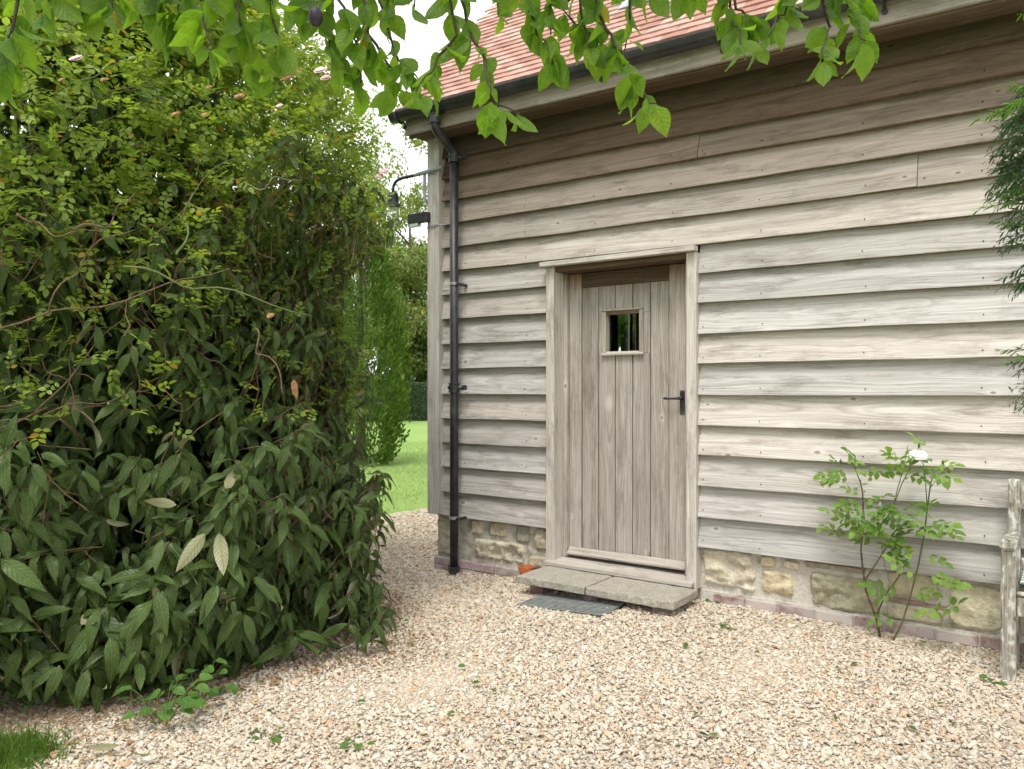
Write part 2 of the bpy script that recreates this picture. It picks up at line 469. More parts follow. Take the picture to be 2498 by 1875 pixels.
def mk_glass():
    t = NT('window_glass')
    g = t.node('ShaderNodeBsdfGlossy'); g.inputs['Roughness'].default_value = 0.02
    tr = t.node('ShaderNodeBsdfTransparent'); tr.inputs[0].default_value = (0.92, 0.95, 0.93, 1)
    lw = t.node('ShaderNodeLayerWeight'); lw.inputs[0].default_value = 0.5
    fac = t.math('ADD', t.math('MULTIPLY', t.math('POWER', lw.outputs['Facing'], 5.0), 0.9), 0.045)
    m = t.node('ShaderNodeMixShader')
    t.l.new(fac, m.inputs[0]); t.l.new(tr.outputs[0], m.inputs[1]); t.l.new(g.outputs[0], m.inputs[2])
    return t.done(m.outputs[0])
M['glass'] = mk_glass()

def mk_brick():
    t = NT('plinth_brick')
    o = t.obj(); oi = t.info()
    n = t.noise(o, 40, 5, 0.6); n2 = t.noise(o, 9, 4, 0.6)
    c = t.ramp(n, [(0.3, (0.20, 0.095, 0.085)), (0.7, (0.34, 0.19, 0.17))])
    c = t.mix(t.maprange(n2, 0.30, 0.52, 0.0, 0.9), c, (0.50, 0.445, 0.42))   # lime bloom
    c = t.mix(1.0, c, oi.outputs['Color'], 'MULTIPLY')
    return t.done(t.principled(c, 0.95, t.bump(n, 0.6, 0.006), 0.2))
M['brick'] = mk_brick()

def mk_tile():
    t = NT('clay_tile')
    o = t.obj(); oi = t.info()
    n = t.noise(o, 35, 5, 0.6)
    r = oi.outputs['Random']
    c = t.ramp(r, [(0.0, (0.33, 0.165, 0.125)), (0.5, (0.45, 0.26, 0.21)), (0.85, (0.54, 0.37, 0.31)), (1.0, (0.36, 0.27, 0.23))])
    c = t.mix(t.maprange(n, 0.45, 0.8, 0.0, 0.5), c, (0.30, 0.16, 0.11))
    return t.done(t.principled(c, 0.8, t.bump(n, 0.35, 0.004), 0.3))
M['tile'] = mk_tile()

def mk_lichenwood():
    t = NT('lichened_oak')
    x, y, z = t.sep(t.obj())
    off = t.math('MULTIPLY', t.info().outputs['Random'], 19.0)
    g = t.noise(t.comb(t.math('MULTIPLY', x, 160.0), t.math('MULTIPLY', y, 160.0), t.math('ADD', t.math('MULTIPLY', z, 8.0), off)), 1.0, 4, 0.6)
    c = t.ramp(g, [(0.3, (0.17, 0.155, 0.125)), (0.7, (0.42, 0.395, 0.33))])
    l = t.noise(t.comb(t.math('MULTIPLY', x, 34.0), t.math('MULTIPLY', y, 34.0), t.math('ADD', t.math('MULTIPLY', z, 13.0), off)), 1.0, 4, 0.6)
    c = t.mix(t.maprange(l, 0.52, 0.60, 0.0, 0.85), c, (0.60, 0.59, 0.53))
    c = t.mix(t.maprange(l, 0.40, 0.36), c, (0.13, 0.12, 0.08))
    return t.done(t.principled(c, 0.95, t.bump(g, 0.7, 0.005), 0.2))
M['lichen'] = mk_lichenwood()

def mk_gravel():
    t = NT('pebble')
    r = t.info().outputs['Random']
    c = t.ramp(r, [(0.0, (0.60, 0.565, 0.505)), (0.22, (0.68, 0.655, 0.605)), (0.36, (0.52, 0.475, 0.405)), (0.50, (0.62, 0.56, 0.465)),
                   (0.66, (0.56, 0.42, 0.26)), (0.76, (0.47, 0.27, 0.14)), (0.84, (0.64, 0.60, 0.54)), (0.94, (0.36, 0.32, 0.26)), (0.99, (0.30, 0.15, 0.08))], 'CONSTANT')
    n = t.noise(t.obj(), 2.2, 2, 0.6)
    c = t.mix(0.32, c, (0.57, 0.50, 0.40))
    c = t.mix(1.0, c, (1.0, 0.97, 0.91), 'MULTIPLY')
    c = t.mix(t.maprange(n, 0.4, 0.75, 0.0, 0.30), c, (0.36, 0.31, 0.24))
    pl = t.noise(t.info().outputs['Location'], 1.7, 4, 0.65)
    c = t.mix(t.maprange(pl, 0.50, 0.74, 0.0, 0.42), c, (0.46, 0.375, 0.27))      # patches of tan fines
    return t.done(t.principled(c, 0.8, None, 0.25))
M['pebble'] = mk_gravel()

def mk_yard():
    t = NT('gravel_bed')
    o = t.obj()
    vor = t.node('ShaderNodeTexVoronoi'); t.set(vor.inputs['Vector'], o); vor.inputs['Scale'].default_value = 62.0
    cr = t.sep(vor.outputs['Color'])[0]
    c = t.ramp(cr, [(0.0, (0.50, 0.46, 0.39)), (0.3, (0.60, 0.56, 0.49)), (0.5, (0.44, 0.37, 0.28)), (0.7, (0.52, 0.44, 0.32)), (0.85, (0.36, 0.23, 0.13)), (1.0, (0.6, 0.57, 0.5))], 'CONSTANT')
    return t.done(t.principled(c, 0.95, None, 0.2))
M['yard'] = mk_yard()

def mk_lawn():
    t = NT('lawn_turf')
    o = t.obj()
    n = t.noise(o, 30, 5, 0.7); n2 = t.noise(o, 0.8, 3, 0.5)
    c = t.ramp(n, [(0.3, (0.16, 0.27, 0.065)), (0.7, (0.30, 0.42, 0.13))])
    c = t.mix(t.maprange(n2, 0.4, 0.7, 0, 0.5), c, (0.30, 0.43, 0.10))
    return t.done(t.principled(c, 0.9, t.bump(n, 0.8, 0.03), 0.2))
M['lawn'] = mk_lawn()

def mk_stripe():
    t = NT('striped_canvas')
    x, y, z = t.sep(t.obj())
    s = t.math('FRACT', t.math('MULTIPLY', t.math('ADD', y, 2.0), 17.0))
    m = t.math('LESS_THAN', s, 0.42)
    n = t.noise(t.obj(), 300, 2)
    c = t.mix(m, (0.74, 0.73, 0.68), (0.16, 0.32, 0.27))
    return t.done(t.principled(c, 0.95, t.bump(n, 0.3, 0.002), 0.1))
M['stripe'] = mk_stripe()

# ================================================================== GROUND
def grid_sheet(name, xs, ys, mat, zfun, kind='structure'):
    V = [(x, y, zfun(x, y)) for y in ys for x in xs]
    nx = len(xs)
    F = [(j * nx + i, j * nx + i + 1, (j + 1) * nx + i + 1, (j + 1) * nx + i) for j in range(len(ys) - 1) for i in range(nx - 1)]
    o = np_mesh(name, V, F, mat, smooth=True)
    tag(o, kind=kind); return o

lx = sorted(set([-400, -200, -120, -80, -50] + list(np.arange(-40, 21, 2.0)) + [30, 60, 150, 400]))
ly = sorted(set([-400, -200, -80, -40, -20] + list(np.arange(-10, 51, 2.0)) + [70, 100, 200, 400]))
lawn = grid_sheet('lawn', lx, ly, M['lawn'], lambda x, y: -0.115 + 0.0 * x)
gy = grid_sheet('gravel_yard', np.arange(-7.0, 4.01, 0.11), np.arange(-3.0, 7.71, 0.11), M['yard'],
                lambda x, y: ground_z(x, y) - 0.012 + 0.010 * mnoise.noise(Vector((x * 1.3, y * 1.3, 0))) - 0.10 * max(0, (-6.6 - x)) / 0.4)
# ragged edge of the yard towards the lawn is hidden by grass built below

# loose pebbles: geometry-node instances on scattered points
def pebble_group():
    g = bpy.data.node_groups.new('pebble_scatter', 'GeometryNodeTree')
    g.interface.new_socket('Geometry', in_out='INPUT', socket_type='NodeSocketGeometry')
    g.interface.new_socket('Geometry', in_out='OUTPUT', socket_type='NodeSocketGeometry')
    N, L = g.nodes, g.links
    gi, go = N.new('NodeGroupInput'), N.new('NodeGroupOutput')
    inst = N.new('GeometryNodeInstanceOnPoints')
    L.new(gi.outputs[0], inst.inputs['Points'])
    g2i = N.new('GeometryNodeGeometryToInstance')
    for k in range(6):
        ico = N.new('GeometryNodeMeshIcoSphere'); ico.inputs['Radius'].default_value = 1.0; ico.inputs['Subdivisions'].default_value = 2
        nz = N.new('ShaderNodeTexNoise'); nz.noise_dimensions = '4D'
        nz.inputs['W'].default_value = k * 3.7; nz.inputs['Scale'].default_value = 0.9; nz.inputs['Detail'].default_value = 1.5
        sub = N.new('ShaderNodeVectorMath'); sub.operation = 'SUBTRACT'; sub.inputs[1].default_value = (0.5, 0.5, 0.5)
        L.new(nz.outputs['Color'], sub.inputs[0])
        scl = N.new('ShaderNodeVectorMath'); scl.operation = 'SCALE'; scl.inputs['Scale'].default_value = 1.5
        L.new(sub.outputs[0], scl.inputs[0])
        sp = N.new('GeometryNodeSetPosition'); L.new(ico.outputs[0], sp.inputs[0]); L.new(scl.outputs[0], sp.inputs['Offset'])
        sm = N.new('GeometryNodeSetMaterial'); sm.inputs['Material'].default_value = M['pebble']
        L.new(sp.outputs[0], sm.inputs[0])
        ss = N.new('GeometryNodeSetShadeSmooth'); L.new(sm.outputs[0], ss.inputs[0])
        L.new(ss.outputs[0], g2i.inputs[0])
    L.new(g2i.outputs[0], inst.inputs['Instance'])
    inst.inputs['Pick Instance'].default_value = True
    a = N.new('GeometryNodeInputNamedAttribute'); a.data_type = 'FLOAT_VECTOR'; a.inputs[0].default_value = 'sc'
    L.new(a.outputs[0], inst.inputs['Scale'])
    b = N.new('GeometryNodeInputNamedAttribute'); b.data_type = 'FLOAT_VECTOR'; b.inputs[0].default_value = 'ro'
    e2r = N.new('FunctionNodeEulerToRotation'); L.new(b.outputs[0], e2r.inputs[0])
    L.new(e2r.outputs[0], inst.inputs['Rotation'])
    L.new(inst.outputs[0], go.inputs[0])
    return g

def scatter_gravel():
    pts = []
    n = 640000
    x = rng.uniform(-7.0, 1.0, n); y = rng.uniform(0.8, 7.7, n)
    keep = ~((x > -4.40) & (y > 4.98))
    px, py, dep = project(np.stack([x, y, np.zeros(n)], 1))
    keep &= (px > -120) & (px < 2650) & (py < 2050) & (dep > 1)
    # not deep under the shrub, not under the mat
    keep &= ~((x < -4.1) & (y < 3.4))
    keep &= ~((x > -2.985) & (x < -2.355) & (y > 4.17) & (y < 4.56) & (rng.random(n) < 0.992))
    x, y, dep, px, py = x[keep], y[keep], dep[keep], px[keep], py[keep]
    L = rng.lognormal(math.log(0.0049), 0.48, len(x))
    L = np.clip(L, 0.0026, 0.017)
    # coarser, sparser further away
    p = np.clip((3.6 / dep) ** 0.9, 0.35, 1.0)
    k = rng.random(len(x)) < p
    x, y, dep, L = x[k], y[k], dep[k], L[k]
    L = L * np.clip((dep / 3.6) ** 0.35, 1, 1.35)
    nn = len(x)
    sc_ = np.stack([L * rng.uniform(0.9, 1.3, nn), L * rng.uniform(0.65, 1.0, nn), L * rng.uniform(0.32, 0.60, nn)], 1)
    ro = np.stack([rng.normal(0, 0.35, nn), rng.normal(0, 0.35, nn), rng.uniform(0, 6.28, nn)], 1)
    z = ground_z_np(x, y) + sc_[:, 2] * rng.uniform(0.0, 0.9, nn) + 0.012 * (np.sin(x * 3.1) * np.sin(y * 2.7)) * 0.5 - 0.004
    z -= 0.10 * np.clip((-6.6 - x) / 0.4, 0, 1)
    me = bpy.data.meshes.new('gravel')
    me.vertices.add(nn); me.vertices.foreach_set('co', np.stack([x, y, z], 1).astype(np.float32).ravel())
    for nm, arr in (('sc', sc_), ('ro', ro)):
        a = me.attributes.new(nm, 'FLOAT_VECTOR', 'POINT'); a.data.foreach_set('vector', arr.astype(np.float32).ravel())
    me.materials.append(M['pebble'])
    o = bpy.data.objects.new('gravel', me); link(o)
    md = o.modifiers.new('scatter', 'NODES'); md.node_group = pebble_group()
    tag(o, 'pale cream and tan pebbles covering the yard', 'gravel', kind='stuff')
    return nn
n_peb = scatter_gravel()

# ================================================================== BARN
W = 4.89                                     # plane of the weatherboards' lower edges
XL, XR = -4.261, 1.80
barn = thing('timber_barn', 'weathered grey weatherboarded barn with red clay tile roof and plank door', 'barn', (-2.6, W, 0))

ROW_L = [0.355, 0.552, 0.755, 0.957, 1.153, 1.353, 1.558, 1.763, 1.966, 2.166, 2.361, 2.551, 2.750, 2.944, 3.119, 3.290, 3.470]
ROW_R = [0.357, 0.560, 0.760, 0.962, 1.159, 1.362, 1.564, 1.757, 1.953, 2.156, 2.338, 2.533, 2.723, 2.907, 3.066, 3.257, 3.420]
def rowz(i, x):
    t = (x + 4.261) / (4.261 - 0.607)
    return ROW_L[i] + (ROW_R[i] - ROW_L[i]) * t

def board(i, x0, x1, color, parent):
    seed = i * 7.31 + x0 * 3.3
    xs = np.linspace(x0, x1, max(2, int((x1 - x0) / 0.12) + 1))
    mb = MB(); n = len(xs)
    jit = random.uniform(-0.003, 0.003); tw = random.uniform(-0.004, 0.004)
    for k, x in enumerate(xs):
        fx = (x - x0) / (x1 - x0)
        zb = rowz(i, x) + 0.0045 * mnoise.noise(Vector((x * 2.1, seed, 0))) + 0.001 * mnoise.noise(Vector((x * 14, seed, 3))) + jit
        zt = (rowz(i + 1, x) if i < 16 else rowz(i, x) + 0.07) + 0.030
        b = 0.006 * mnoise.noise(Vector((x * 0.9, seed, 5))) + tw * (fx - 0.5)
        if i == 16: zt = zb + 0.10
        yf = W + b
        zm = zb * 0.45 + zt * 0.55
        cup = 0.002 * mnoise.noise(Vector((x * 0.5, seed, 9)))
        mb.v += [(x, yf, zb), (x, yf - 0.0015, zb + 0.004), (x, W + 0.029 + cup + b * 0.5, zm), (x, W + 0.055, zt), (x, W + 0.062, zt), (x, yf + 0.046, zb)]
    for k in range(n - 1):
        for a in range(6):
            a2 = (a + 1) % 6
            mb.f.append((k * 6 + a, k * 6 + a2, (k + 1) * 6 + a2, (k + 1) * 6 + a))
    mb.f.append((0, 1, 2, 3, 4, 5)[::-1]); mb.f.append(tuple((n - 1) * 6 + a for a in range(6)))
    mb.f = [f[::-1] for f in mb.f]
    o = mb.build('weatherboard', M['board'], parent, color=color, centred=True)
    o.data.materials.append(M['boardedge'])                      # brown lower edge, with its underside shade darkened into the colour
    for pg in o.data.polygons[:(n - 1) * 6]:
        if pg.index % 6 == 5: pg.material_index = 1
    return o

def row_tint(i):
    # upper boards: browner sheltered wood, with the eaves' shade darkened into the tint
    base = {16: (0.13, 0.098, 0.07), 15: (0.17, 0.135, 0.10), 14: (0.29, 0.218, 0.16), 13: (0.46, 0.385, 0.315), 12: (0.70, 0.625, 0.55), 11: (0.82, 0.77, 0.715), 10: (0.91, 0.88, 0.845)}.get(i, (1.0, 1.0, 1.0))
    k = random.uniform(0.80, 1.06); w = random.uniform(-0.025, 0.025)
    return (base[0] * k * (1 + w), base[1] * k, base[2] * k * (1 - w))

NAILS = MB()
def nails(i, x0, x1):
    x = x0 + 0.05
    xs = [x0 + 0.035]
    xx = -3.95 - 0.06
    while xx < x1 - 0.05:
        if xx > x0 + 0.12: xs.append(xx + random.uniform(-0.012, 0.012))
        xx += 0.60
    for x in xs:
        z = rowz(i, x) + 0.042 + random.uniform(-0.006, 0.006)
        yy = W + 0.0008
        NAILS.lathe_y = None
        n = len(NAILS.v)
        for k in range(7):
            q = 2 * math.pi * k / 7
            NAILS.v.append((x + 0.0042 * math.cos(q), yy + 0.003, z + 0.0042 * math.sin(q)))
        NAILS.v.append((x, yy - 0.003, z))
        NAILS.f += [(n + k, n + (k + 1) % 7, n + 7) for k in range(7)]

DL, DR = -3.209, -2.029        # outer edges of the door casing
for i in range(17):
    if i <= 9: segs = [(XL + random.uniform(-0.004, 0.004), DL - 0.002), (DR + 0.002, XR)]
    elif i == 13: segs = [(XL, -2.034), (-2.030, XR)]
    elif i == 11: segs = [(XL, -0.733), (-0.729, XR)]
    elif i == 8: segs = segs
    else: segs = [(XL, XR)]
    for a, b in segs:
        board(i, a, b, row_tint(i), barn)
        if i < 16: nails(i, a, b)
no = NAILS.build('nail_heads', M['black'], barn); tag(no, kind='stuff')

# wall carcase behind the boards, gable with window, inner room
carc = MB()
carc.box(-4.36, -3.16, W + 0.068, W + 0.16, 0.34, 3.47)
carc.box(-2.08, XR, W + 0.068, W + 0.16, 0.34, 3.47)
carc.box(-3.16, -2.08, W + 0.068, W + 0.16, 2.36, 3.47)
carc.build('wall_carcase', M['dark'], barn)
GY0, GY1 = 4.97, 11.4
rm = MB()
rm.box(-4.40, XR, 11.30, 11.40, -0.2, 3.5)
rm.box(XR, XR + 0.1, W + 0.05, 11.4, -0.2, 3.5)
rm.box(-4.34, XR, W + 0.165, 11.3, -0.02, 0.10)
rm.box(-4.34, XR, W + 0.165, 11.3, 3.52, 3.56)
rm.build('inner_room', M['dark'], barn)
# gable wall at X = -4.38 with a glazed opening between posts
WY0, WY1 = 7.60, 9.00
gw = MB()
gw.box(-4.42, -4.345, GY0, WY0, 0.38, 3.5)
gw.box(-4.42, -4.345, WY1 + 0.36, GY1, 0.38, 3.5)
gw.box(-4.42, -4.345, WY0, WY1 + 0.36, 0.38, 0.9)
gw.box(-4.42, -4.345, WY0, WY1 + 0.36, 2.45, 3.5)
# gable triangle above
gw.add([(-4.42, 4.70, 3.5), (-4.42, 11.6, 3.5), (-4.42, 8.15, 7.1), (-4.345, 4.70, 3.5), (-4.345, 11.6, 3.5), (-4.345, 8.15, 7.1)],
       [(0, 1, 2), (5, 4, 3), (0, 3, 4, 1), (1, 4, 5, 2), (2, 5, 3, 0)])
gw.build('gable_wall', M['brownwood'], barn)
gwin = MB().box(-4.395, -4.389, WY0, WY1 + 0.36, 0.9, 2.45).build('gable_window', M['glass'], barn)
MB().box(-4.385, -4.362, 8.45, 8.53, 0.86, 2.49).build('window_post', M['trim'], gwin)
MB().box(-4.360, -4.345, 8.58, 8.67, 0.12, 3.4).build('window_post', M['orangewood'], gwin)
MB().box(-4.356, -4.350, 8.71, 9.34, 0.70, 2.49).build('curtain', M['curtain'], gwin)
MB().box(-4.356, -4.350, 7.60, 8.13, 0.70, 2.49).build('curtain', M['curtain'], gwin)

# corner post
MB().box(-4.376, -4.250, 4.852, 4.975, 0.365, 3.475).build('corner_post', M['upright'], barn, bevel=0.004)

# plinth: mortared rubble wall, brick footing
pl = MB()
pl.box(-4.345, -3.15, W + 0.066, W + 0.35, -0.3, 0.42)
pl.box(-4.345, -4.15, W + 0.351, 11.4, -0.3, 0.42)
pl.box(-2.09, XR, W + 0.066, W + 0.35, -0.3, 0.42)
plinth = pl.build('stone_plinth', M['mortar'], barn)

def stone(x0, x1, z0, z1, color, rough=0.02, proud=0.012, parent=plinth):
    """one rubble stone: a bulging, broken face with an irregular outline"""
    nx = max(8, int((x1 - x0) / 0.014)); nz = max(8, int((z1 - z0) / 0.014))
    sd = random.uniform(0, 100); pw = random.uniform(5, 12)
    cx, cz = (x0 + x1) / 2, (z0 + z1) / 2
    V = []; 
    for j in range(nz + 1):
        for i in range(nx + 1):
            a, b = i / nx * 2 - 1, j / nz * 2 - 1
            # rounded rectangle
            m = max(abs(a), abs(b)); e = (abs(a) ** pw + abs(b) ** pw) ** (1 / pw)
            s = m / e if e > 0 else 1
            a2, b2 = a * s, b * s
            ang = math.atan2(b2, a2 + 1e-9)
            wob = 1 + 0.09 * mnoise.noise(Vector((math.cos(ang) * 1.6, math.sin(ang) * 1.6, sd))) + 0.07 * mnoise.noise(Vector((math.cos(ang) * 5, math.sin(ang) * 5, sd)))
            X = cx + a2 * (x1 - x0) / 2 * wob; Z = cz + b2 * (z1 - z0) / 2 * wob
            edge = max(0.0, 1 - max(abs(a), abs(b)) ** 3)
            d = proud * min(1, edge * 5)
            nn = mnoise.noise(Vector((X * 9, Z * 14, sd))) + 0.6 * mnoise.noise(Vector((X * 24, Z * 30, sd + 4))) + 0.5 * abs(mnoise.noise(Vector((X * 48, Z * 52, sd)))) - 0.5 * abs(mnoise.noise(Vector((X * 13, Z * 17, sd + 8))))
            d += rough * nn * min(1, edge * 2.5)
            V.append((X, W + 0.058 - d + (0.04 if m > 0.999 else 0), Z))
    F = [(j * (nx + 1) + i, j * (nx + 1) + i + 1, (j + 1) * (nx + 1) + i + 1, (j + 1) * (nx + 1) + i) for j in range(nz) for i in range(nx)]
    mb = MB(); mb.v = V; mb.f = F
    return mb.build('stone', M['stone'], parent, smooth=True, color=color)

ST = [  # left of the door
 (-4.345, -4.10, 0.02, 0.36, (0.80, 0.80, 0.72), .012), (-3.98, -3.86, 0.22, 0.35, (1.0, 0.95, 0.80), .015), (-3.80, -3.62, 0.22, 0.36, (0.9, 0.86, 0.72), .015),
 (-3.95, -3.45, 0.035, 0.20, (1.05, 1.02, 0.92), .03), (-3.54, -3.40, 0.20, 0.35, (0.62, 0.62, 0.58), .01), (-3.36, -3.20, 0.17, 0.34, (0.9, 0.88, 0.75), .015), (-3.42, -3.19, 0.02, 0.13, (0.85, 0.80, 0.66), .025),
 # right of the door
 (-2.015, -1.665, 0.10, 0.36, (1.12, 1.08, 0.98), .035), (-1.64, -1.53, 0.27, 0.35, (1.1, 1.0, 0.8), .012), (-1.63, -1.42, 0.10, 0.26, (1.12, 1.02, 0.82), .022), (-1.50, -1.38, 0.28, 0.33, (1.2, 1.12, 0.95), .006), (-1.33, -0.93, 0.07, 0.29, (0.72, 0.73, 0.60), .035),
 (-1.36, -1.00, 0.305, 0.345, (0.62, 0.58, 0.50), .01), (-0.90, -0.62, 0.20, 0.36, (0.92, 0.88, 0.74), .012), (-0.90, -0.60, 0.07, 0.17, (0.95, 0.92, 0.80), .01), (-0.585, -0.30, 0.08, 0.33, (1.12, 1.10, 0.92), .010),
 (-0.27, 0.10, 0.07, 0.33, (0.75, 0.74, 0.62), .02), (0.14, 0.5, 0.07, 0.34, (0.9, 0.88, 0.7), .02), (0.55, 0.9, 0.07, 0.34, (0.8, 0.8, 0.66), .02), (0.95, 1.5, 0.07, 0.34, (0.95, 0.9, 0.75), .02)]
for a in ST: stone(*a[:5], rough=a[5])
# thin line of tile slips let into the mortar
for a, b, z in ((-0.93, -0.80, 0.190), (-0.795, -0.70, 0.186), (-0.695, -0.60, 0.182)):
    MB().box(a, b, W + 0.045, W + 0.10, z - 0.005, z + 0.005).build('tile_slip', M['brick'], plinth, color=(0.8, 0.6, 0.6))

def bricks(x0, x1, zt, n_course):
    for c in range(n_course):
        x = x0 - (0.11 if c else 0)
        while x < x1 - 0.03:
            xa, xb = max(x, x0), min(x + 0.205 + random.uniform(-0.01, 0.01), x1)
            zz = zt(0.5 * (xa + xb)) - c * 0.07
            k = random.uniform(0.8, 1.15)
            MB().box(xa, xb, W + 0.028 + random.uniform(-0.004, 0.004), W + 0.13, zz - 0.062, zz).build('brick', M['brick'], plinth, bevel=0.005, color=(k, k * random.uniform(0.92, 1.04), k))
            x = xb + 0.009
bricks(-4.365, DL + 0.0, lambda x: -0.002, 2)
bricks(-1.93, XR, lambda x: 0.058, 1)
MB().box(-4.365, -3.22, W + 0.038, W + 0.10, -0.20, -0.004).build('footing_mortar', M['mortar'], plinth)
MB().box(-2.02, XR, W + 0.038, W + 0.10, -0.20, 0.070).build('footing_mortar', M['mortar'], plinth)

# ------------------------------------------------------------------ eaves, gutter, roof
def ez(x):                        # height of the fascia's lower edge
    return 3.452 - 0.0185 * (x + 4.40)
EY = 4.64                         # outer face of the fascia
eaves = MB()
def slope_box(x0, x1, y0, y1, za, zb):
    n = 24
    m = MB()
    xs = np.linspace(x0, x1, n)
    for x in xs:
        b = ez(x) + 0.002 * mnoise.noise(Vector((x * 2, y0, 1)))
        m.v += [(x, y0, b + za), (x, y0, b + zb), (x, y1, b + zb), (x, y1, b + za)]
    for k in range(n - 1):
        for a in range(4):
            a2 = (a + 1) % 4
            m.f.append((k * 4 + a, (k + 1) * 4 + a, (k + 1) * 4 + a2, k * 4 + a2))
    m.f.append((0, 1, 2, 3)); m.f.append(tuple((n - 1) * 4 + a for a in (3, 2, 1, 0)))
    m.f = [f[::-1] for f in m.f]
    return m
slope_box(-4.425, XR + 0.1, EY, EY + 0.028, 0.0, 0.185).build('fascia_board', M['trim'], barn, bevel=0.003, color=(0.66, 0.63, 0.58))
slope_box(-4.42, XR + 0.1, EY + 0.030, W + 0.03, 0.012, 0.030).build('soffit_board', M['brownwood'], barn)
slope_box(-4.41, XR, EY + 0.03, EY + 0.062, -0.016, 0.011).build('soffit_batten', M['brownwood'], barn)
# gutter: a deep half round channel
def gz(x): return ez(x) + 0.142
gut = MB(); n = 20; xs = np.linspace(-4.50, XR + 0.1, n); GR = 0.058; GYc = EY - 0.066
prof = [(math.cos(a), math.sin(a)) for a in np.linspace(math.pi, 2 * math.pi, 11)]
outl = [(GYc + GR * c, 0.010 + GR * 1.05 * s) for c, s in prof]
outl = [(GYc - GR - 0.004, 0.018), (GYc - GR - 0.004, 0.008)] + outl[1:-1] + [(GYc + GR, 0.018), (GYc + GR - 0.004, 0.018)] + [(GYc + (GR - 0.004) * c, 0.010 + (GR - 0.004) * 1.05 * s) for c, s in prof[::-1]] 
mO = len(outl)
for x in xs:
    for (yy, zz) in outl: gut.v.append((x, yy, gz(x) + zz))
for k in range(n - 1):
    for a in range(mO):
        a2 = (a + 1) % mO
        gut.f.append((k * mO + a, k * mO + a2, (k + 1) * mO + a2, (k + 1) * mO + a))
for kk in (0, n - 1):            # stop ends
    e = [kk * mO + a for a in range(0, 13)]
    gut.f.append(tuple(e))
gutter = gut.build('gutter', M['blackplastic'], barn)
for bx in (-4.42, -3.48, -2.60, -1.76, -0.85, 0.1, 1.0):
    g = MB(); z = gz(bx)
    pts = [(bx, GYc + (GR + 0.006) * math.cos(a), z + 0.010 + (GR + 0.006) * 1.05 * math.sin(a)) for a in np.linspace(math.pi * 0.98, math.pi * 1.75, 9)]
    pts += [(bx, EY - 0.006, z - 0.060), (bx, EY - 0.004, z - 0.085)]
    g.tube(pts, 0.0085, 6); g.tube([(bx, EY - 0.014, z - 0.080), (bx, EY + 0.001, z - 0.080)], 0.016, 8)
    g.build('gutter_bracket', M['black'], gutter)
un = MB()
for bx in (-4.055,):
    z = gz(bx)
    un.tube([(bx - 0.07, GYc, z - 0.003), (bx + 0.07, GYc, z - 0.003)], GR + 0.008, 14)
    un.v = [(p[0], p[1], min(p[2], z + 0.012)) for p in un.v]
un.build('gutter_outlet', M['blackplastic'], gutter)

# downpipe with swan neck
PX = -4.045
pipe = MB(); PR = 0.0345
pipe.tube([(PX, 4.805, -0.03), (PX, 4.805, 1.35), (PX, 4.805, 3.235)], PR, 16)
downpipe = pipe.build('downpipe', M['black'], barn, smooth=True)
sw = MB()
neck = [(PX, 4.805, 3.22)]
for k in range(13):
    t = k / 12; s = t * t * (3 - 2 * t)
    neck.append((PX, 4.805 + (GYc - 4.805) * s, 3.265 + 0.175 * t))
neck += [(PX, GYc, 3.47), (PX, GYc, 3.55)]
sw.tube(neck, PR, 16); sw.build('swan_neck', M['black'], downpipe, smooth=True)
def collar(z0, z1, y, name='pipe_collar', r=PR + 0.008, ears=True):
    c = MB()
    c.lathe([(r - 0.006, z0), (r + 0.004, z0 + 0.002), (r + 0.004, z0 + 0.012), (r, z0 + 0.016), (r, z1 - 0.016), (r + 0.004, z1 - 0.012), (r + 0.004, z1 - 0.002), (r - 0.006, z1)], (PX, y, 0), 18)
    if ears:
        zc = (z0 + z1) / 2
        c.tube([(PX + 0.03, y + 0.01, zc), (PX + 0.085, y + 0.055, zc)], 0.018, 8)
        c.tube([(PX + 0.062, y + 0.040, zc), (PX + 0.088, y + 0.030, zc + 0.002)], 0.022, 8)
        c.tube([(PX - 0.016, y - r - 0.004, zc), (PX - 0.016, y - r + 0.004, zc)], 0.014, 8)
    return c.build(name, M['black'], downpipe, smooth=False)
collar(3.205, 3.295, 4.805); collar(1.365, 1.445, 4.805)
collar(3.455, 3.535, GYc, ears=False)
def band(z):
    b = MB()
    b.lathe([(PR + 0.001, z - 0.012), (PR + 0.005, z - 0.010), (PR + 0.005, z + 0.010), (PR + 0.001, z + 0.012)], (PX, 4.805, 0), 18)
    o = b.build('pipe_band', M['steel'], downpipe)
    e = MB().box(PX + 0.034, PX + 0.060, 4.80, 4.812, z - 0.014, z + 0.008)
    e.tube([(PX + 0.05, 4.78, z - 0.006), (PX + 0.05, 4.90, z - 0.006)], 0.013, 8)
    e.build('band_screw', M['black'], o)
band(2.235); band(0.365)
MB().tube([(PX, 4.805, -0.065), (PX, 4.795, -0.02)], PR + 0.012, 16).build('pipe_shoe', M['black'], downpipe)

# roof plane
PITCH = R(46.8); TY0 = EY - 0.055
def tz0(x): return gz(x) + 0.030
RX = Vector((1, 0, -0.0185)).normalized(); RS = Vector((0, math.cos(PITCH), math.sin(PITCH))); RNm = RX.cross(RS).normalized()
rf = MB(); L0, L1 = 0.03, 5.2
def roofpt(x, s, n=0.0):
    return Vector((x, TY0, tz0(x))) + RS * s + RNm * n
rf.hexa([roofpt(-4.46, L0, -0.05), roofpt(XR + 0.1, L0, -0.05), roofpt(XR + 0.1, L1, -0.05), roofpt(-4.46, L1, -0.05),
         roofpt(-4.46, L0, -0.02), roofpt(XR + 0.1, L0, -0.02), roofpt(XR + 0.1, L1, -0.02), roofpt(-4.46, L1, -0.02)])
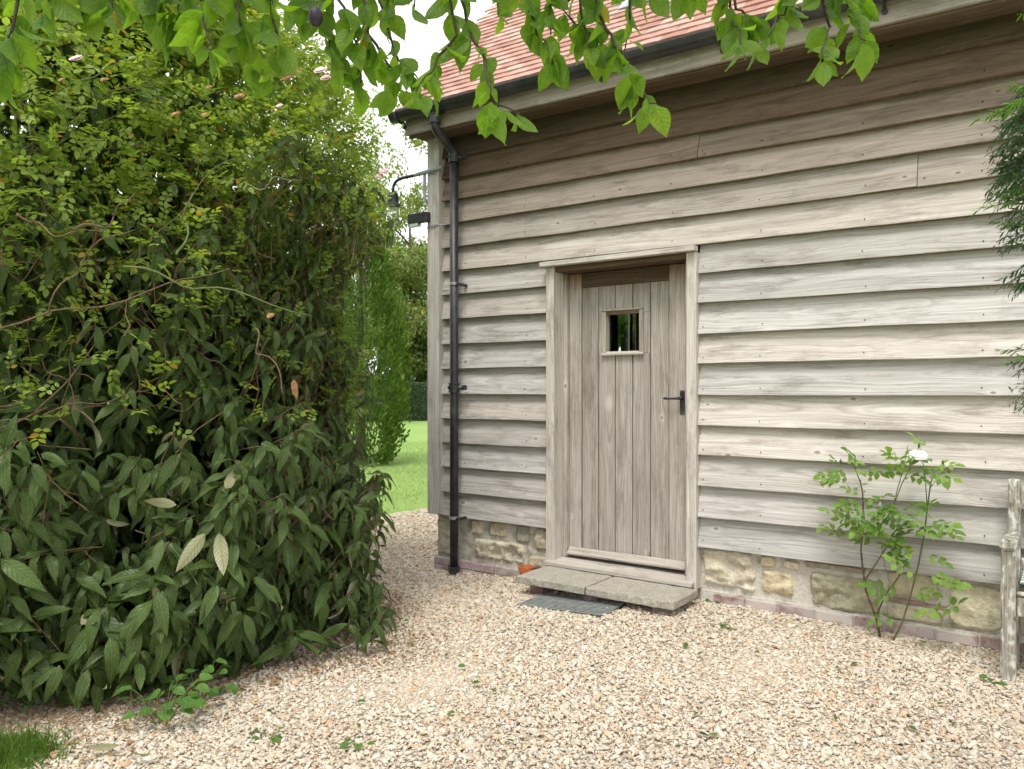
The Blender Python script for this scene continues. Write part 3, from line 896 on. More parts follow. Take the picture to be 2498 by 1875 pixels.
# rear slope
rz = roofpt(0, L1).z; ry = roofpt(0, L1).y
rf.add([(-4.46, ry, rz), (XR + .1, ry, rz), (XR + .1, ry + 3.5, rz - 3.7), (-4.46, ry + 3.5, rz - 3.7)], [(0, 1, 2, 3)])
roof = rf.build('roof', M['tile'], barn)
TG, TWd = 0.086, 0.166
tile_me = []
for v in range(4):
    m = MB(); nx = 3
    xs_ = np.linspace(-TWd / 2 + 0.0015, TWd / 2 - 0.0015, nx + 1)
    for nz_ in (0.0, 0.013):
        for s in (0.0, 0.16):
            for x in xs_:
                m.v.append((x, s + random.uniform(-0.0015, 0.0015) * (s == 0), nz_ + 0.003 * (1 - (x / (TWd / 2)) ** 2)))
    q = nx + 1
    for i in range(nx):
        m.f += [(i, q + i, q + i + 1, i + 1), (2 * q + i, 2 * q + i + 1, 3 * q + i + 1, 3 * q + i), (i, i + 1, 2 * q + i + 1, 2 * q + i), (q + i, 3 * q + i, 3 * q + i + 1, q + i + 1)]
    m.f += [(0, 2 * q, 3 * q, q), (nx, q + nx, 3 * q + nx, 2 * q + nx)]
    tile_me.append(m.mesh('roof_tile', M['tile']))
RB = Matrix((RX, RS, RNm)).transposed().to_4x4()
cands = []
for r in range(int(4.6 / TG)):
    off = (r % 2) * TWd / 2
    x = -4.47 + off * 0.999
    while x < XR:
        p = roofpt(x + TWd / 2, r * TG, 0.004)
        cands.append((r, x, p)); x += TWd
P = np.array([c[2] for c in cands]); tpx, tpy, tdep = project(P)
SKY = (-2.62, -1.86, 0.80, 1.75)         # skylight on the slope: x0 x1 s0 s1
vis = []; rest = []
for (r, x, p), a, b in zip(cands, tpx, tpy):
    s = r * TG
    if SKY[0] - 0.10 < x + TWd / 2 < SKY[1] + 0.10 and SKY[2] - 0.02 < s < SKY[3]: continue
    (vis if (a > 960 and a < 2350 and b > -25) else rest).append((r, x, p))
def tile_M(p):
    tilt = Matrix.Rotation(-0.115 + random.uniform(-0.012, 0.012), 4, 'X') @ Matrix.Rotation(random.uniform(-0.012, 0.012), 4, 'Z')
    return Matrix.Translation(p + RNm * 0.014) @ RB @ tilt
vis.sort(key=lambda c: depth_of(c[2]))
for r, x, p in vis[:300]:
    place_mesh('roof_tile', random.choice(tile_me), roof, tile_M(p))
restl = vis[300:] + rest
tv = np.array([v.co[:] for v in tile_me[0].vertices]); tf = np.array([p.vertices[:] for p in tile_me[0].polygons])
VV, FF = [], []
for k, (r, x, p) in enumerate(restl):
    Mx = np.array(tile_M(p)); VV.append(tv @ Mx[:3, :3].T + Mx[:3, 3]); FF.append(tf + k * len(tv))
o = np_mesh('far_roof_tiles', np.concatenate(VV), np.concatenate(FF), M['tile'], roof, smooth=False); tag(o, kind='stuff')
# skylight
def slope_prism(name, mat, x0, x1, s0, s1, n0, n1, parent):
    m = MB(); m.hexa([roofpt(x0, s0, n0), roofpt(x1, s0, n0), roofpt(x1, s1, n0), roofpt(x0, s1, n0), roofpt(x0, s0, n1), roofpt(x1, s0, n1), roofpt(x1, s1, n1), roofpt(x0, s1, n1)])
    return m.build(name, mat, parent)
sky_w = slope_prism('roof_window', M['lead'], SKY[0] - 0.09, SKY[1] + 0.09, SKY[2] - 0.06, SKY[3] + 0.05, 0.030, 0.040, barn)
a, b, c, d = SKY
slope_prism('window_frame', M['blackplastic'], a, b, c + 0.08, c + 0.17, 0.042, 0.12, sky_w)
slope_prism('window_frame', M['blackplastic'], a, a + 0.08, c + 0.172, d - 0.10, 0.042, 0.12, sky_w)
slope_prism('window_frame', M['blackplastic'], b - 0.08, b, c + 0.172, d - 0.10, 0.042, 0.12, sky_w)
slope_prism('window_frame', M['blackplastic'], a, b, d - 0.098, d, 0.042, 0.12, sky_w)
slope_prism('pane', M['glass'], a + 0.082, b - 0.082, c + 0.174, d - 0.102, 0.085, 0.095, sky_w)

# ------------------------------------------------------------------ door
DY = 5.035
fr = MB()
door_frame = MB().box(DL, -3.140, 4.868, 5.10, 0.075, 2.298).build('door_casing', M['upright'], barn, bevel=0.004, color=(1.02, 1.0, 0.97))
MB().box(-2.098, DR, 4.866, 5.10, 0.075, 2.298).build('door_casing', M['upright'], barn, bevel=0.004, color=(1.08, 1.06, 1.04))
MB().box(-3.236, -2.022, 4.820, 4.885, 2.300, 2.334).build('drip_board', M['trim'], barn, bevel=0.003, color=(1.12, 1.1, 1.08))
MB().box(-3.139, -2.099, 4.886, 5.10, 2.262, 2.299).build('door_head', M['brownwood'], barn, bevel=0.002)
MB().box(-3.139, -3.105, 5.000, 5.10, 0.14, 2.261).build('door_jamb', M['plank'], barn, bevel=0.003)
MB().box(-2.150, -2.099, 4.965, 5.10, 0.14, 2.261).build('door_jamb', M['plank'], barn, bevel=0.003)
sl = MB().box(-3.20, -2.040, 4.815, 5.10, 0.098, 0.138)
sl.v = [(x, y, z + (-0.012 if (y < 4.9 and z > 0.12) else 0)) for x, y, z in sl.v]
sl.build('door_sill', M['trim'], barn, bevel=0.004, color=(0.92, 0.9, 0.86))

door = MB().box(-3.104, -2.151, DY + 0.018, DY + 0.045, 0.150, 2.258)
# backing with an opening for the pane
door.v, door.f = [], []
wx0, wx1, wz0, wz1 = -2.785, -2.520, 1.668, 1.935
door.box(-3.104, wx0, DY + 0.020, DY + 0.045, 0.150, 2.258); door.box(wx1, -2.151, DY + 0.020, DY + 0.045, 0.150, 2.258)
door.box(wx0, wx1, DY + 0.020, DY + 0.045, 0.150, wz0); door.box(wx0, wx1, DY + 0.020, DY + 0.045, wz1, 2.258)
door_o = door.build('door', M['plank'], barn)
def dpx(px): return on_plane(px, 900, DY).x
edges = [dpx(p) for p in (1419, 1459.5, 1500, 1542.5, 1586, 1632)]
MB().box(-3.103, edges[0] - 0.002, DY - 0.004, DY + 0.019, 0.150, 2.257).build('door_stile', M['plank'], door_o, bevel=0.003, color=(0.95, 0.94, 0.92))
MB().box(edges[-1] + 0.002, -2.152, DY - 0.004, DY + 0.019, 0.150, 2.257).build('door_stile', M['plank'], door_o, bevel=0.003, color=(0.98, 0.95, 0.93))
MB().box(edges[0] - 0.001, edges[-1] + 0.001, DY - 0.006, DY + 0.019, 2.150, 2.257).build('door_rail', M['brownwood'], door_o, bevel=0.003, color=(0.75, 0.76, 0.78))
for k in range(5):
    a, b = edges[k] + 0.004, edges[k + 1] - 0.004
    kk = random.uniform(0.93, 1.08); cl = (kk * 0.90, kk * 0.89, kk * 0.88)
    def plank(z0, z1, xa=a, xb=b):
        m = MB(); m.box(xa, xb, DY + 0.002, DY + 0.0195, z0, z1)
        m.build('door_plank', M['plank'], door_o, bevel=0.0045, segs=2, color=cl)
        # bead moulding along the edge
        m = MB(); m.tube([(xb - 0.011, DY + 0.0035, z0), (xb - 0.011, DY + 0.0035, z1)], 0.0045, 6); m.build('bead', M['plank'], door_o, color=cl)
    if b > wx0 and a < wx1:
        plank(0.152, wz0 - 0.02); plank(wz1 + 0.005, 2.149)
        if a < wx0: plank(wz0 - 0.019, wz1 + 0.004, a, wx0)
        if b > wx1: plank(wz0 - 0.019, wz1 + 0.004, wx1, b)
    else: plank(0.152, 2.149)
win = MB().box(wx0 + 0.001, wx1 - 0.001, DY + 0.028, DY + 0.033, wz0 + 0.001, wz1 - 0.001).build('door_pane', M['glass'], door_o)
F_ = M['trim']
cl = (0.9, 0.86, 0.8)
MB().box(-2.823, wx0, DY - 0.014, DY + 0.002, 1.64, 1.960).build('window_bead', M['plank'], win, bevel=0.003, color=cl)
MB().box(wx1, -2.489, DY - 0.014, DY + 0.002, 1.64, 1.960).build('window_bead', M['plank'], win, bevel=0.003, color=cl)
MB().box(-2.823, -2.489, DY - 0.020, DY + 0.002, 1.961, 1.974).build('window_bead', M['plank'], win, bevel=0.003, color=cl)
MB().box(wx0 + .0005, wx1 - .0005, DY - 0.012, DY + 0.027, wz1, 1.960).build('window_bead', M['brownwood'], win)
m = MB(); m.hexa([(-2.826, DY - 0.024, 1.640), (-2.486, DY - 0.024, 1.640), (-2.486, DY + 0.027, 1.640), (-2.826, DY + 0.027, 1.640),
                  (-2.826, DY - 0.022, 1.650), (-2.486, DY - 0.022, 1.650), (-2.486, DY + 0.001, 1.668), (-2.826, DY + 0.001, 1.668)])
m.build('window_sill', M['trim'], win, color=(0.85, 0.82, 0.78))
# weather bar at the foot
m = MB()
x0, x1 = -3.100, -2.158
sec = [(DY - 0.005, 0.150), (DY - 0.052, 0.158), (DY - 0.058, 0.172), (DY - 0.030, 0.186), (DY - 0.020, 0.205), (DY - 0.005, 0.214)]
for x in (x0, x1):
    m.v += [(x, y, z + (0.006 if x == x1 else 0)) for y, z in sec]
q = len(sec)
for a in range(q): m.f.append((a, (a + 1) % q, q + (a + 1) % q, q + a)[::-1])
m.f += [tuple(range(q))[::-1][::-1], tuple(range(q, 2 * q))[::-1]]
m.build('weather_bar', M['trim'], door_o, bevel=0.002, color=(0.82, 0.79, 0.75))
# handle
hp = MB().box(-2.213, -2.176, DY - 0.012, DY - 0.004, 1.222, 1.386)
handle = hp.build('door_handle', M['black'], door_o, bevel=0.003)
m = MB(); m.tube([(-2.194, DY - 0.012, 1.333), (-2.194, DY - 0.050, 1.333)], [0.016, 0.012], 12)
m.tube([(-2.190, DY - 0.050, 1.333), (-2.225, DY - 0.055, 1.331), (-2.27, DY - 0.055, 1.329), (-2.305, DY - 0.052, 1.331), (-2.314, DY - 0.050, 1.331)], [0.011, 0.008, 0.0065, 0.009, 0.006], 8)
m.build('lever', M['black'], handle, smooth=True)
m = MB()
for sx in (-2.207, -2.182):
    for sz in (1.231, 1.377): m.tube([(sx, DY - 0.0135, sz), (sx, DY - 0.0115, sz)], 0.0035, 6)
m.build('screws', M['steel'], handle)
m = MB(); m.tube([(-2.1945, DY - 0.0128, 1.270), (-2.1945, DY - 0.0118, 1.270)], 0.004, 8); m.box(-2.1965, -2.1925, DY - 0.0128, DY - 0.0118, 1.255, 1.270); m.build('keyhole', M['dark'], handle)

# ------------------------------------------------------------------ lantern and lamp box on the corner
la = thing('wall_lantern', 'black swan-neck lantern with glass jar on the barn corner post', 'lantern', (-4.40, 4.84, 3.15))
m = MB(); m.tube([(-4.20, 4.835, 3.205), (-4.33, 4.832, 3.195), (-4.46, 4.83, 3.185), (-4.52, 4.83, 3.182)], [0.012, 0.016, 0.016, 0.010], 8)
m.build('mounting_bar', M['lead'], la, smooth=True)
m = MB()
arm = [(-4.50, 4.83, 3.183), (-4.62, 4.83, 3.183), (-4.68, 4.83, 3.178), (-4.72, 4.83, 3.160), (-4.742, 4.83, 3.13), (-4.748, 4.83, 3.09), (-4.748, 4.83, 3.05)]
m.tube(arm, 0.013, 8); m.build('arm', M['black'], la, smooth=True)
MB().box(-4.406, -4.380, 4.835, 4.845, 2.94, 3.18).build('strap', M['lead'], la)
LX, LY = -4.748, 4.83
cap = MB().lathe([(0.004, 3.075), (0.042, 3.07), (0.050, 3.04), (0.050, 2.985), (0.070, 2.975), (0.072, 2.950), (0.055, 2.945), (0.004, 2.945)], (LX, LY, 0), 20).build('lantern_cap', M['black'], la, smooth=False)
t_ = NT('frosted_glass'); M['frost'] = t_.done(t_.principled((0.75, 0.78, 0.76), 0.15, None, 0.5, **{'Transmission Weight': 0.75}))
MB().lathe([(0.054, 2.946), (0.058, 2.90), (0.058, 2.79), (0.046, 2.765), (0.004, 2.760)], (LX, LY, 0), 20).build('glass_jar', M['frost'], la, smooth=True)
m = MB(); m.tube([(-4.40, 4.843, 3.10), (-4.385, 4.836, 3.15), (-4.36, 4.833, 3.185), (-4.32, 4.838, 3.18), (-4.28, 4.84, 3.17), (-4.24, 4.86, 3.14)], 0.004, 6); m.build('cable', M['lead'], la)
fl = thing('sensor_box', 'small black box light fixed below the lantern on corner post', 'outdoor light', (-4.45, 4.80, 2.78))
MB().box(-4.545, -4.335, 4.795, 4.85, 2.775, 2.855).build('housing', M['black'], fl, bevel=0.004)
MB().box(-4.545, -4.44, 4.80, 4.846, 2.750, 2.7745).build('lens', M['frost'], fl)
m = MB(); m.tube([(-4.37, 4.846, 2.73), (-4.34, 4.838, 2.745), (-4.28, 4.84, 2.748), (-4.22, 4.87, 2.74), (-4.15, 4.88, 2.745)], 0.0055, 6); m.build('cable', M['lead'], fl)

# ================================================================== STEP, MAT, POT
def slab(x0, x1, label):
    t = MB()
    nx, ny = 14, 9
    z0, z1 = 0.048, 0.098
    y0, y1 = 4.425, 4.812
    sd = random.uniform(0, 50)
    def jig(p, s): return Vector(p) + Vector((mnoise.noise(Vector(p) * 18 + Vector((sd, 0, 0))), mnoise.noise(Vector(p) * 18 + Vector((0, sd, 0))), 0.6 * mnoise.noise(Vector(p) * 22 + Vector((0, 0, sd))))) * s
    V = []
    for k, z in enumerate((z0, (z0 + z1) / 2, z1)):
        ring = [(x0 + (x1 - x0) * i / nx, y0) for i in range(nx)] + [(x1, y0 + (y1 - y0) * i / ny) for i in range(ny)] + [(x1 - (x1 - x0) * i / nx, y1) for i in range(nx)] + [(x0, y1 - (y1 - y0) * i / ny) for i in range(ny)]
        V.append([jig((x, y, z), 0.006) for x, y in ring])
    n = len(V[0])
    cen = [jig((x, y, z1), 0.0) for x, y in ()]
    for k in range(3): t.v += [tuple(p) for p in V[k]]
    for k in range(2):
        for i in range(n): t.f.append((k * n + i, k * n + (i + 1) % n, (k + 1) * n + (i + 1) % n, (k + 1) * n + i))
    t.f.append(tuple(2 * n + i for i in range(n))); t.f.append(tuple(range(n))[::-1])
    o = t.build('paving_slab', M['slab'], None, bevel=0.006, segs=2)
    tag(o, label, 'paving slab', 'doorstep slabs'); return o
slab(-3.165, -2.618, 'grey stone slab forming the left half of the doorstep, next to the flowerpot')
slab(-2.606, -1.990, 'grey stone slab forming the right half of the doorstep')
for x, lb in ((-3.05, 'dark red brick propping the left end of the doorstep'), (-2.62, 'dark red brick under the joint of the doorstep slabs'), (-2.12, 'dark red brick propping the right end of the doorstep')):
    o = MB().box(x - 0.05, x + 0.06, 4.50, 4.71, -0.02, 0.046).build('support_brick', M['brick'], None, bevel=0.004, color=(0.6, 0.5, 0.5))
    tag(o, lb, 'brick', 'bricks under the doorstep')

# ribbed rubber mat: slats along X with three ties
mat_t = thing('scraper_mat', 'grey slatted rubber mat lying on gravel before the step', 'doormat', (-2.67, 4.36, 0))
mc = [Vector((-2.968, 4.155, 0)), Vector((-2.346, 4.205, 0)), Vector((-2.384, 4.570, 0)), Vector((-2.995, 4.515, 0))]
def matpt(u, v): return mc[0].lerp(mc[1], u).lerp(mc[3].lerp(mc[2], u), v)
NS = 12
for k in range(NS):
    v0, v1 = (k + 0.24) / NS, (k + 0.76) / NS
    m = MB(); zz = -0.004
    a, b, c, d = matpt(0, v0), matpt(1, v0), matpt(1, v1), matpt(0, v1)
    def z(p, h): return (p.x, p.y, ground_z(p.x, p.y) + h)
    m.hexa([z(a, zz), z(b, zz), z(c, zz), z(d, zz), z(a, zz + .013), z(b, zz + .013), z(c, zz + .013), z(d, zz + .013)])
    so = m.build('slat', M['rubber'], mat_t, bevel=0.002)
    m = MB(); e0, e1 = matpt(0, (k + 0.40) / NS), matpt(1, (k + 0.40) / NS); e2, e3 = matpt(1, (k + 0.62) / NS), matpt(0, (k + 0.62) / NS)
    m.hexa([z(e0, zz + .0125), z(e1, zz + .0125), z(e2, zz + .0125), z(e3, zz + .0125), z(e0, zz + .0155), z(e1, zz + .0155), z(e2, zz + .0155), z(e3, zz + .0155)])
    m.build('worn_lit_ridge', M['wornlit'], so)  # rib tops: wear plus the light they catch, put in as paler colour
for u in (0.03, 0.34, 0.66, 0.97):
    m = MB(); a, b, c, d = matpt(u - .008, 0.02), matpt(u + .008, 0.02), matpt(u + .008, 0.98), matpt(u - .008, 0.98)
    m.hexa([z(a, -.012), z(b, -.012), z(c, -.012), z(d, -.012), z(a, .0045), z(b, .0045), z(c, .0045), z(d, .0045)])
    m.build('tie_bar', M['rubber'], mat_t)

pz = ground_z(-3.337, 4.80) - 0.005
pot = thing('flower_pot', 'small empty terracotta flowerpot against the brick footing beside the step', 'flowerpot', (-3.337, 4.80, pz))
PT = (-3.337, 4.80, pz)
MB().lathe([(0.001, 0.0), (0.036, 0.0), (0.051, 0.090), (0.046, 0.090), (0.033, 0.008), (0.001, 0.008)], PT, 22).build('pot_body', M['terracotta'], pot, smooth=False)
MB().lathe([(0.050, 0.088), (0.058, 0.089), (0.061, 0.128), (0.054, 0.130), (0.046, 0.090)], PT, 22).build('rim', M['terracotta'], pot, smooth=False)

# ================================================================== BENCH
bench = thing('garden_bench', 'lichen-covered wooden bench cut off by the right edge of view', 'bench', (0.4, 4.6, 0.0))
BX0, BX1 = -0.300, 1.20
def bpart(name, *b, bevel=0.006): return MB().box(*b).build(name, M['lichen'], bench, bevel=bevel)
for x in (BX0, BX1 - 0.062):
    bpart('leg', x, x + 0.062, 4.420, 4.480, -0.02, 0.625)
    m = MB(); m.hexa([(x + .006, 4.735, -0.02), (x + .062, 4.735, -0.02), (x + .062, 4.795, -0.02), (x + .006, 4.795, -0.02),
                      (x + .006, 4.800, 0.93), (x + .062, 4.800, 0.93), (x + .062, 4.848, 0.93), (x + .006, 4.848, 0.93)])
    m.build('back_leg', M['lichen'], bench, bevel=0.006)
    m = MB(); m.hexa([(x - .006, 4.395, 0.626), (x + .066, 4.395, 0.626), (x + .066, 4.775, 0.626), (x - .006, 4.775, 0.626),
                      (x - .006, 4.395, 0.680), (x + .066, 4.395, 0.680), (x + .066, 4.775, 0.668), (x - .006, 4.775, 0.668)])
    m.build('arm', M['lichen'], bench, bevel=0.014)
    bpart('side_rail', x + 0.012, x + 0.05, 4.481, 4.738, 0.33, 0.41)
    bpart('stretcher', x + 0.015, x + 0.045, 4.481, 4.738, 0.10, 0.16)
bpart('front_rail', BX0 + 0.064, BX1 - 0.064, 4.432, 4.468, 0.31, 0.405)
for k in range(5): bpart('seat_slat', BX0 + 0.064, BX1 - 0.064, 4.425 + k * 0.066, 4.425 + k * 0.066 + 0.056, 0.412, 0.432)
m = MB(); m.box(BX0 + 0.063, BX1 - 0.063, 4.792, 4.826, 0.80, 0.895); m.build('back_rail', M['lichen'], bench, bevel=0.005)
m = MB(); m.box(BX0 + 0.063, BX1 - 0.063, 4.775, 4.805, 0.47, 0.53); m.build('back_rail', M['lichen'], bench, bevel=0.005)
for k in range(11):
    x = BX0 + 0.13 + k * 0.115
    m = MB(); m.hexa([(x, 4.782, .531), (x + .05, 4.782, .531), (x + .05, 4.800, .531), (x, 4.800, .531), (x, 4.802, .799), (x + .05, 4.802, .799), (x + .05, 4.820, .799), (x, 4.820, .799)])
    m.build('back_slat', M['lichen'], bench)
cu = MB(); nx, ny = 26, 12
cx0, cx1, cy0, cy1 = BX0 + 0.075, BX1 - 0.075, 4.425, 4.765
for side in (1, -1):
    b0 = len(cu.v)
    for j in range(ny + 1):
        for i in range(nx + 1):
            u, v = i / nx, j / ny
            puff = (1 - abs(2 * u - 1) ** 6) * (1 - abs(2 * v - 1) ** 3)
            zz = 0.470 + side * (0.004 + 0.036 * puff ** 0.6) + 0.005 * math.sin(u * 18) * puff
            zz = max(zz, 0.434)
            cu.v.append((cx0 + (cx1 - cx0) * u, cy0 + (cy1 - cy0) * v, zz))
    for j in range(ny):
        for i in range(nx):
            a = b0 + j * (nx + 1) + i; f = (a, a + 1, a + nx + 2, a + nx + 1)
            cu.f.append(f if side == 1 else f[::-1])
cush = thing('seat_cushion', 'green and white striped cushion lying on the wooden bench', 'cushion', (0.4, 4.6, 0.434))
cu.build('cover', M['stripe'], cush, smooth=True)
m = MB(); m.tube([(cx0, cy0, .470), (cx1, cy0, .470), (cx1, cy1, .470), (cx0, cy1, .470), (cx0, cy0, .470)], 0.006, 6); m.build('piping', M['blackplastic'], cush)

# ================================================================== LEAF TEMPLATES
def leaf_template(prof, nl=7, fold=0.18, droop=0.25, wave=0.0, serr=0.0, curl=0.0, seed=0):
    """unit leaf: base at the origin, +Y to the tip (length 1), +X across, +Z upper side.
    prof(t) gives the half width. Two quads across; returns V, F (quads), UV"""
    V, UV = [], []
    r = random.Random(seed)
    ph = r.uniform(0, 6)
    for i in range(nl + 1):
        t = i / nl
        w = prof(t)
        zc = -droop * t * t
        yy = t * (1 - 0.12 * droop * t)
        for s in (-1, 0, 1):
            ww = w * (1 + (serr if (i % 2 and s) else 0))
            x = s * ww
            z = zc + abs(s) * ww * fold * 2 + (wave * math.sin(t * 11 + ph + s * 1.2) * abs(s)) + curl * (t - 0.5) * s * 0.3
            V.append((x, yy, z)); UV.append((0.5 + 0.5 * s * min(1, w / 0.2), t))
    F = []
    for i in range(nl):
        a = i * 3
        F += [(a, a + 1, a + 4, a + 3), (a + 1, a + 2, a + 5, a + 4)]
    return np.array(V, np.float32), np.array(F, np.int32), np.array(UV, np.float32)

def lance(t): return 0.158 * (math.sin(math.pi * min(1, t * 1.03) ** 0.80) ** 0.75 if 0 < t < 0.985 else 0.0) + 0.006 * (t < 0.03)
def ovate(t): return 0.29 * (math.sin(math.pi * min(1, t) ** 0.78) ** 0.9 if 0 < t < 1 else 0.0) * (1 - 0.25 * max(0, t - 0.75) / 0.25)
def oval(t): return 0.29 * (math.sin(math.pi * t ** 0.9) ** 0.65 if 0 < t < 1 else 0.0)

VIB_T = [leaf_template(lance, 8, 0.16, random.uniform(0.05, 0.65), random.uniform(0.008, 0.035), 0, random.uniform(-.5, .5), s) for s in range(12)]
PLUM_T = [leaf_template(ovate, 12, random.uniform(0.05, 0.25), random.uniform(0.0, 0.35), random.uniform(0.004, 0.02), 0.05, random.uniform(-.4, .4), 20 + s) for s in range(8)]
ROSE_T = [leaf_template(oval, 3, 0.15, random.uniform(0.0, 0.3), 0.0, 0, 0, 40 + s) for s in range(3)]
TREE_T = [leaf_template(oval, 2, 0.15, 0.2, 0, 0, 0, 60)]

def basis(L, N):
    """rows of leaf directions L and rough normals N -> (n,3,3) with columns side, length, normal"""
    L = L / np.linalg.norm(L, axis=1, keepdims=True)
    N = N - (N * L).sum(1, keepdims=True) * L
    N = N / (np.linalg.norm(N, axis=1, keepdims=True) + 1e-9)
    S = np.cross(L, N)
    return np.stack([S, L, N], 2)

def merge_leaves(name, T, pos, B, size, mat, parent, rnd=None, which=None):
    """merge leaves of the templates T into one mesh"""
    n = len(pos)
    if n == 0: return None
    if which is None: which = rng.integers(0, len(T), n)
    if rnd is None: rnd = rng.random(n)
    VV, FF, UU, RR = [], [], [], []; base = 0
    for k, (V, F, UV) in enumerate(T):
        ix = np.where(which == k)[0]
        if len(ix) == 0: continue
        v = np.einsum('nij,mj->nmi', B[ix], V) * size[ix][:, None, None] + pos[ix][:, None, :]
        m = len(V)
        VV.append(v.reshape(-1, 3)); FF.append((F[None] + (np.arange(len(ix)) * m)[:, None, None]).reshape(-1, 4) + base)
        UU.append(np.tile(UV, (len(ix), 1))); RR.append(np.repeat(rnd[ix], m)); base += len(ix) * m
    return np_mesh(name, np.concatenate(VV), np.concatenate(FF), mat, parent, np.concatenate(UU), np.concatenate(RR))

def template_mesh(name, T, mat, thick=True):
    V, F, UV = T
    me = bpy.data.meshes.new(name)
    me.from_pydata(V.tolist(), [], F.tolist())
    u = me.uv_layers.new(name='UVMap'); u.data.foreach_set('uv', UV[F.ravel()].ravel())
    me.polygons.foreach_set('use_smooth', [True] * len(F)); me.materials.append(mat); me.update()
    return me

def front_most(pos, size, cell=26, limit=300):
    """indices of the leaves that show largest and stand in front of the others"""
    px, py, dep = project(pos)
    best = {}
    for i in range(len(pos)):
        if dep[i] < 0.4 or not (-30 < px[i] < 2528 and -30 < py[i] < 1905): continue
        k = (int(px[i] // cell), int(py[i] // cell))
        if k not in best or dep[i] < dep[best[k]]: best[k] = i
    idx = sorted(best.values(), key=lambda i: -size[i] / dep[i])
    return np.array(idx[:limit], int)

def leaf_objects(T_me, which, pos, B, size, parent, name='leaf'):
    for i in range(len(pos)):
        Mx = Matrix.Identity(4)
        for a in range(3):
            for b in range(3): Mx[a][b] = float(B[i][a][b]) * float(size[i])
            Mx[a][3] = float(pos[i][a])
        place_mesh(name, T_me[which[i]], parent, Mx)

def unit(v): return v / (np.linalg.norm(v, axis=-1, keepdims=True) + 1e-9)

# ================================================================== VIBURNUM + RAMBLING ROSE
BC = np.array([-5.25, 2.55])
def bush_r(th, z, seed=0.0):
    """plan radius of the shrub mass in direction th at height z"""
    c, s = np.cos(th), np.sin(th)
    rr = 1.0 / ((np.abs(c) / 1.95) ** 2.6 + (np.abs(s) / 1.80) ** 2.6) ** (1 / 2.6)
    side = np.exp(-((th - 0.95) / 0.62) ** 2)
    rr = rr * (1 + side * np.interp(z, [0, 1.3, 2.2, 2.65, 3.05, 3.5], [-0.13, -0.14, -0.18, -0.14, -0.01, 0.09]))
    prof = np.interp(z, [-0.1, 0.15, 0.6, 1.2, 1.65, 1.95, 2.3, 2.8, 3.2, 3.6, 4.0, 4.5], [0.92, 0.99, 1.0, 0.94, 0.83, 0.84, 0.92, 0.90, 0.80, 0.66, 0.45, 0.05])
    bump = 0.055 * np.sin(th * 5 + z * 2.1 + seed) + 0.05 * np.sin(th * 11 - z * 4.3) + 0.04 * np.sin(z * 7.7 + th * 3)
    return rr * prof * (1 + bump)

def bush_pt(th, z, k=1.0):
    r = bush_r(th, z) * k
    return np.stack([BC[0] + r * np.cos(th), BC[1] + r * np.sin(th), z], -1)

vib = thing('viburnum_shrub', 'large dark green viburnum with long drooping wrinkled leaves at the gravel edge', 'shrub', (BC[0], BC[1], 0))
def vib_shoots(n, k0, k1, zmax, facing=True, zmin=0.06):
    if facing: th = rng.uniform(-1.45, 1.75, n)
    else: th = rng.uniform(-math.pi, math.pi, n)
    z = rng.uniform(zmin, zmax, n)
    k = rng.uniform(k0, k1, n)
    return th, z, k

pos, Ld, Nd, sz, stems = [], [], [], [], []
def grow(th, z, k, leafsize, pairs=(2, 4)):
    p = bush_pt(th, z, k)
    for i in range(len(th)):
        n = np.array([math.cos(th[i]), math.sin(th[i]), 0.15])
        d = n * rng.uniform(0.5, 1.0) + np.array([0, 0, rng.uniform(0.1, 0.8)]) + rng.normal(0, 0.35, 3)
        d /= np.linalg.norm(d)
        a = np.cross(d, [0, 0, 1.0]); a /= np.linalg.norm(a) + 1e-9; b = np.cross(d, a)
        np_ = rng.integers(*pairs); q = p[i] - d * 0.02
        ph = rng.uniform(0, 3.14)
        stems.append((p[i] - d * rng.uniform(0.18, 0.35) - np.array([0, 0, 0.03]), p[i] - d * 0.08, p[i] + d * 0.02))
        for j in range(np_):
            base = p[i] - d * (0.045 * j)
            an = ph + j * 1.57
            for s in (0, math.pi):
                sd = a * math.cos(an + s) + b * math.sin(an + s)
                drp = rng.uniform(0.45, 1.15)
                L = sd * rng.uniform(0.55, 0.95) + d * rng.uniform(0.0, 0.45) + np.array([0, 0, -drp]) + n * 0.15
                N = n * rng.uniform(0.3, 0.9) + np.array([0, 0, 0.75]) + rng.normal(0, 0.22, 3)
                if rng.random() < 0.008: N = -N
                pos.append(base + sd * 0.012); Ld.append(L); Nd.append(N)
                sz.append(leafsize * rng.uniform(0.5, 1.2) * (1.0 if j else 0.8))
# outer visible face: below about 1.9 m, thinning out upwards
th, z, k = vib_shoots(1650, 0.92, 1.05, 2.2)
keep = rng.random(len(z)) < np.clip(1.35 - 0.42 * np.maximum(z - 0.9, 0) - 0.55 * (z > 1.25) * (th < 0.30) - 0.55 * (z > 0.95) * (th < -0.2), 0.09, 1)
pk = bush_pt(th, z, k)
keep &= np.array([mnoise.noise(Vector(q) * 1.9) > -0.22 for q in pk]) | (rng.random(len(z)) < 0.3)
grow(th[keep], z[keep], k[keep], 0.158)
nu = 260
th = rng.uniform(0.0, 1.15, nu); z = rng.uniform(1.5, 2.75, nu); k = rng.uniform(0.97, 1.06, nu); grow(th, z, k, 0.125, (2, 3))
th = rng.uniform(-1.4, 0.2, 70); z = rng.uniform(1.6, 2.9, 70); k = rng.uniform(0.97, 1.05, 70); grow(th, z, k, 0.12, (1, 3))
# skirt near the ground
th, z, k = vib_shoots(230, 0.93, 1.05, 0.55); grow(th, z, k, 0.155)
